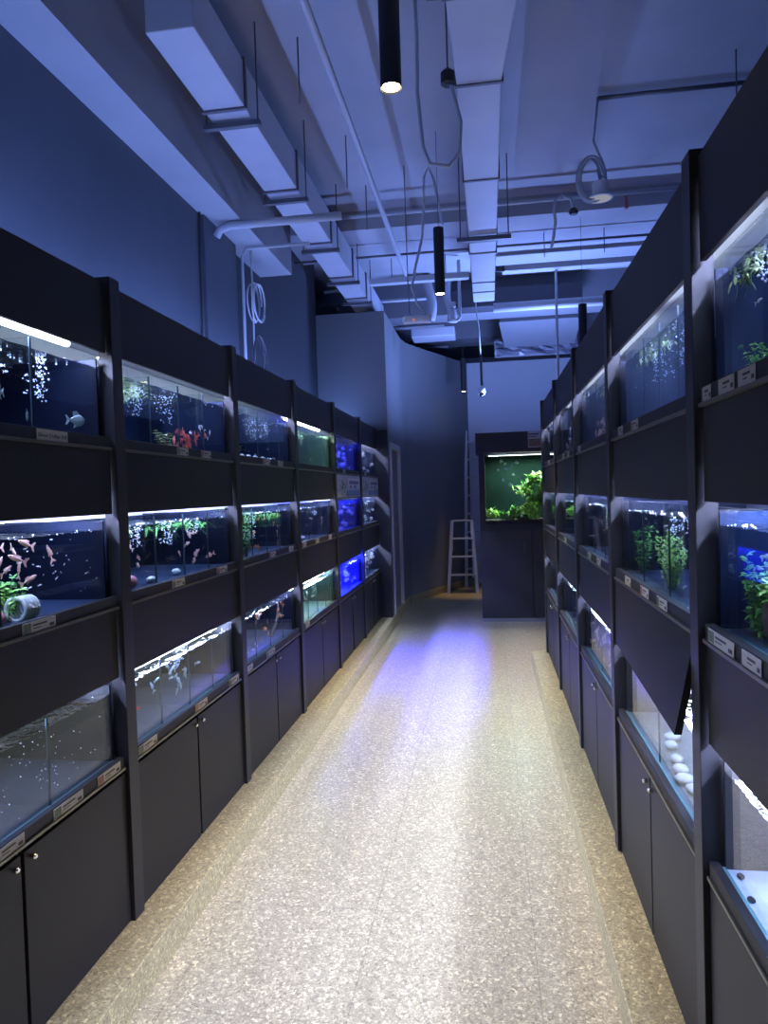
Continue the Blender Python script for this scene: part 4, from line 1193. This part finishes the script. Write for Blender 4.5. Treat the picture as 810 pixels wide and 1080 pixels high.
# ---- pendants
def pendant_spot(loc, label, power, L=0.50, r=0.040, cone=64):
    t = thing('pendant_lamp', loc, label, 'lamp', 'pendant lamps')
    MB().lathe([(r * 0.86, 0.012), (r, 0.0), (r, L), (r * 0.5, L + 0.004)], 20).build('lamp_body', PEND, t)
    MB().lathe([(r * 0.80, 0.004), (r * 0.80, 0.010)], 20).build('bulb', emitter('warm_bulb', (1.0, 0.80, 0.45), 28.0), t)
    MB().tube([(0, 0, L), (0, 0, ZS - loc[2])], 0.0022, 5).build('wire', HANG, t)
    light('bulb_light', 'SPOT', (0, 0, -0.004), (1.0, 0.67, 0.27), power, t, spot_size=math.radians(cone), spot_blend=0.9, shadow_soft_size=0.035)
    return t


P_PEND = 200.0
pendant_spot((-0.318, 2.68, 3.085), 'glowing black cylinder pendant lamp nearest the camera, over the aisle', P_PEND)
pendant_spot((-0.322, 5.48, 3.075), 'black cylinder pendant lamp over mid-aisle beside the middle duct', P_PEND * 1.35, cone=80)
pendant_spot((-0.326, 10.85, 3.06), 'black cylinder pendant lamp against the white wall edge', P_PEND * 0.7, cone=28)
pendant_spot((0.93, 7.0, 2.80), 'black cylinder pendant lamp half hidden behind the right rack', P_PEND * 0.6)
pendant_spot((-0.318, -0.05, 3.085), 'black cylinder pendant lamp overhead, above the camera', P_PEND)

# ---- downlight with coiled cable
t = thing('downlight', (0.83, 5.2, 3.58), 'white downlight dangling from a coiled cable', 'lamp')
MB().lathe([(0.085, 0.0), (0.085, 0.006), (0.055, 0.03), (0.055, 0.11), (0.03, 0.12)], 20).build('lamp_body', WHITEP, t, smooth=False)
MB().lathe([(0.07, -0.002), (0.07, 0.0)], 20).build('diffuser', emitter('downlight_glow', (0.8, 0.82, 1.0), 0.35), t)  # unlit diffuser given a faint glow of its own
pts = [(0, 0, 0.12), (-0.02, 0, 0.2)]
for k in range(0, 66):
    a = k * 0.3
    pts.append((-0.06 + 0.085 * math.cos(a) + 0.02 * math.sin(a * 0.37), 0.03 * math.sin(a * 0.5), 0.14 + 0.15 * math.sin(a)))
pts += [(-0.04, 0, 0.4), (-0.02, 0, 0.55), (0.0, 0, ZS - 3.6)]
MB().tube(pts, 0.009, 7).build('cable', mat('grey_cable', (0.40, 0.42, 0.45), 0.5), t, smooth=True)
# looped conduit next to it
pts = [(0.62, 6.6, 3.72)] + [(0.62 - 0.02 * k * 0 + 0.0, 6.6, 3.72)] + [(0.64 + 0.0, 6.6, 3.82), (0.66, 6.6, 3.95), (0.65, 6.6, 4.05), (0.66, 6.6, 4.14), (0.72, 6.6, 4.18), (0.80, 6.6, 4.14), (0.82, 6.6, 4.06)]
pts = pts[1:]
o = MB().tube(pts, 0.014, 8).build('hanging_conduit', PIPE, origin=pts[0], smooth=True); tag(o, 'hooked grey flexible conduit beside the coiled downlight', 'conduit')
t = thing('ceiling_sensor', (0.82, 6.6, 4.0), 'small black ceiling sensor at the end of the hooked conduit', 'sensor')
MB().lathe([(0.03, 0), (0.045, 0.02), (0.03, 0.05), (0.012, 0.06)], 14).build('sensor_body', PEND, t)
# ---- hanging conduit loop by the pendant, junction boxes
pts = [(-0.26, 3.4, 4.1), (-0.255, 3.4, 3.7), (-0.26, 3.4, 3.45), (-0.24, 3.4, 3.2), (-0.21, 3.4, 3.12), (-0.12, 3.4, 3.10), (-0.07, 3.4, 3.16), (-0.06, 3.4, 3.3), (-0.10, 3.4, 3.47), (-0.115, 3.4, 3.55)]
pts = [(x - 0.02, y, z) for x, y, z in pts]
o = MB().tube(pts, 0.009, 8).build('hanging_conduit', PIPE, origin=pts[0], smooth=True); tag(o, 'sagging U loop of flexible conduit beside the glowing pendant', 'conduit')
t = thing('junction_box', (-0.135, 3.4, 3.50), 'round black junction box hanging at the end of the U loop', 'junction box')
MB().lathe([(0.02, -0.03), (0.034, -0.02), (0.034, 0.03), (0.012, 0.05)], 14).build('box_body', PEND, t)
MB().tube([(0, 0, 0.05), (0, 0, ZS - 3.5)], 0.004, 6).build('rod', HANG, t)
# ---- emergency light bar with its conduit
t = thing('emergency_light', (-0.55, 6.0, 2.99), 'white emergency light bar hanging from a looped conduit', 'lamp')
MB().box(-0.12, 0.12, -0.035, 0.035, 0, 0.06).build('lamp_body', WHITEP, t, bevel=0.015)
MB().box(-0.035, -0.015, -0.037, -0.035, 0.015, 0.03).build('indicator', emitter('red_indicator', (1.0, 0.25, 0.25), 0.6), t)
MB().tube([(-0.06, 0, 0.06), (-0.07, 0, 0.3), (-0.075, 0, ZS - 2.99)], 0.004, 6).build('rod', HANG, t)
MB().tube([(0.08, 0, 0.06), (0.0, 0, 0.17), (-0.04, 0, 0.30), (0.0, 0, 0.48), (0.06, 0, 0.7), (0.08, 0, 0.95), (0.09, 0, 1.2), (0.13, 0, 1.28), (0.17, 0, 1.18), (0.20, 0, 1.0), (0.235, 0, 0.8)], 0.011, 8).build('conduit', PIPE, t, smooth=True)
# ---- dome camera
t = thing('dome_camera', (-0.047, 9.0, 2.80), 'white dome security camera on a black drop rod', 'camera')
MB().lathe([(0.012, -0.055), (0.035, -0.045), (0.05, -0.01), (0.052, 0.03), (0.03, 0.05)], 16).build('camera_body', WHITEP, t, smooth=True)
MB().blob((0, -0.02, -0.045), 0.032, 2).build('dome', mat('dark_dome', (0.02, 0.02, 0.03), 0.1), t, smooth=True)
MB().box(-0.055, -0.005, -0.02, 0.02, 0.05, 0.075).build('bracket', WHITEP, t)
MB().tube([(0.005, 0, 0.07), (0.0, 0, 0.45)], 0.016, 8).build('drop_rod', PEND, t)
MB().tube([(0.0, 0, 0.45), (-0.01, 0, 0.75), (-0.04, 0, 1.0), (-0.05, 0, 1.5)], 0.009, 7).build('cable', PIPE, t, smooth=True)
# ---- cable coil on the pilaster
t = thing('cable_coil', (-1.80, 5.55, 2.95), 'coil of white cable hanging on the wall beside the blue pilaster', 'cable')
pts = []
for k in range(70):
    a = k * 0.36
    pts.append((0.03 * math.sin(a * 0.3), 0.0 + 0.13 * math.cos(a), 0.18 + 0.15 * math.sin(a + 0.2 * math.sin(a * 0.2))))
MB().tube(pts, 0.007, 6).build('coil', WHITEP, t, smooth=True)
pts = []
for k in range(40):
    a = k * 0.36
    pts.append((0.02 * math.sin(a * 0.3), 0.02 + 0.16 * math.cos(a), -0.28 + 0.20 * math.sin(a)))
MB().tube(pts, 0.005, 6).build('lower_coil', HANG, t, smooth=True)
MB().tube([(0, -0.1, 0.65), (0, -0.08, 0.2), (0, -0.1, -0.6)], 0.007, 6).build('drop_cable', WHITEP, t, smooth=True)
pipe('wall_conduit', [(-1.84, 5.36, 2.3), (-1.84, 5.36, 3.44), (-1.80, 5.36, 3.5), (-1.3, 5.36, 3.5)], 0.012, PIPE, 'thin conduit climbing the pilaster edge and turning along the beam')
pipe('wall_conduit', [(-1.89, 4.66, 2.3), (-1.89, 4.66, 3.52)], 0.008, HANG, 'dark thin conduit in the joint between wall and pilaster')
# ---- red sprinkler tail
t = thing('ceiling_sprinkler', (1.28, 6.62, 4.02), 'small reddish sprinkler head at the pipe above the right rack', 'sprinkler')
MB().lathe([(0.02, 0), (0.012, 0.02), (0.012, 0.11)], 10).build('nozzle', mat('sprinkler_red', (0.45, 0.12, 0.08), 0.4), t)
# hanger rods
for k, (x, y, z) in enumerate(((-1.05, 4.2, 3.93), (-1.0, 5.4, 3.93), (-1.0, 6.3, 3.93), (1.62, 4.85, 3.3), (0.62, 7.35, 3.9), (1.2, 7.35, 3.9))):
    pipe('hanger_rod', [(x, y, z - 0.02), (x, y, ZS)], 0.005, HANG, ['thin rod between the left duct and the long pipe, first of three', 'thin rod between the left duct and the long pipe, second of three', 'thin rod between the left duct and the long pipe, last of three', 'long thin rod above the first bay of the right rack', 'thin rod at the dark cross pipe near the downlight', 'thin rod at the dark cross pipe near the right rack'][k], 'rod', 6)
pipe('hanging_pipe', [(0.79, 8.0, 2.3), (0.79, 8.0, 3.95)], 0.014, PIPE, 'thin pale pipe dropping from the cable tray behind the right rack')

# ------------------------------------------------------------------ world and colour
w = bpy.data.worlds.new('world'); scene.world = w
w.use_nodes = True
bg = w.node_tree.nodes['Background']
bg.inputs[0].default_value = (0.006, 0.007, 0.014, 1)
bg.inputs[1].default_value = 1.0
scene.view_settings.view_transform = 'Standard'
scene.view_settings.look = 'None'
scene.view_settings.exposure = 0.0
scene.view_settings.gamma = 1.0
scene.view_settings.use_curve_mapping = False
scene.cycles.use_denoising = True
scene.cycles.transparent_max_bounces = 40
scene.cycles.max_bounces = 8
scene.cycles.sample_clamp_indirect = 6.0
scene.cycles.caustics_reflective = False
scene.cycles.caustics_refractive = False
scene.cycles.use_light_tree = True
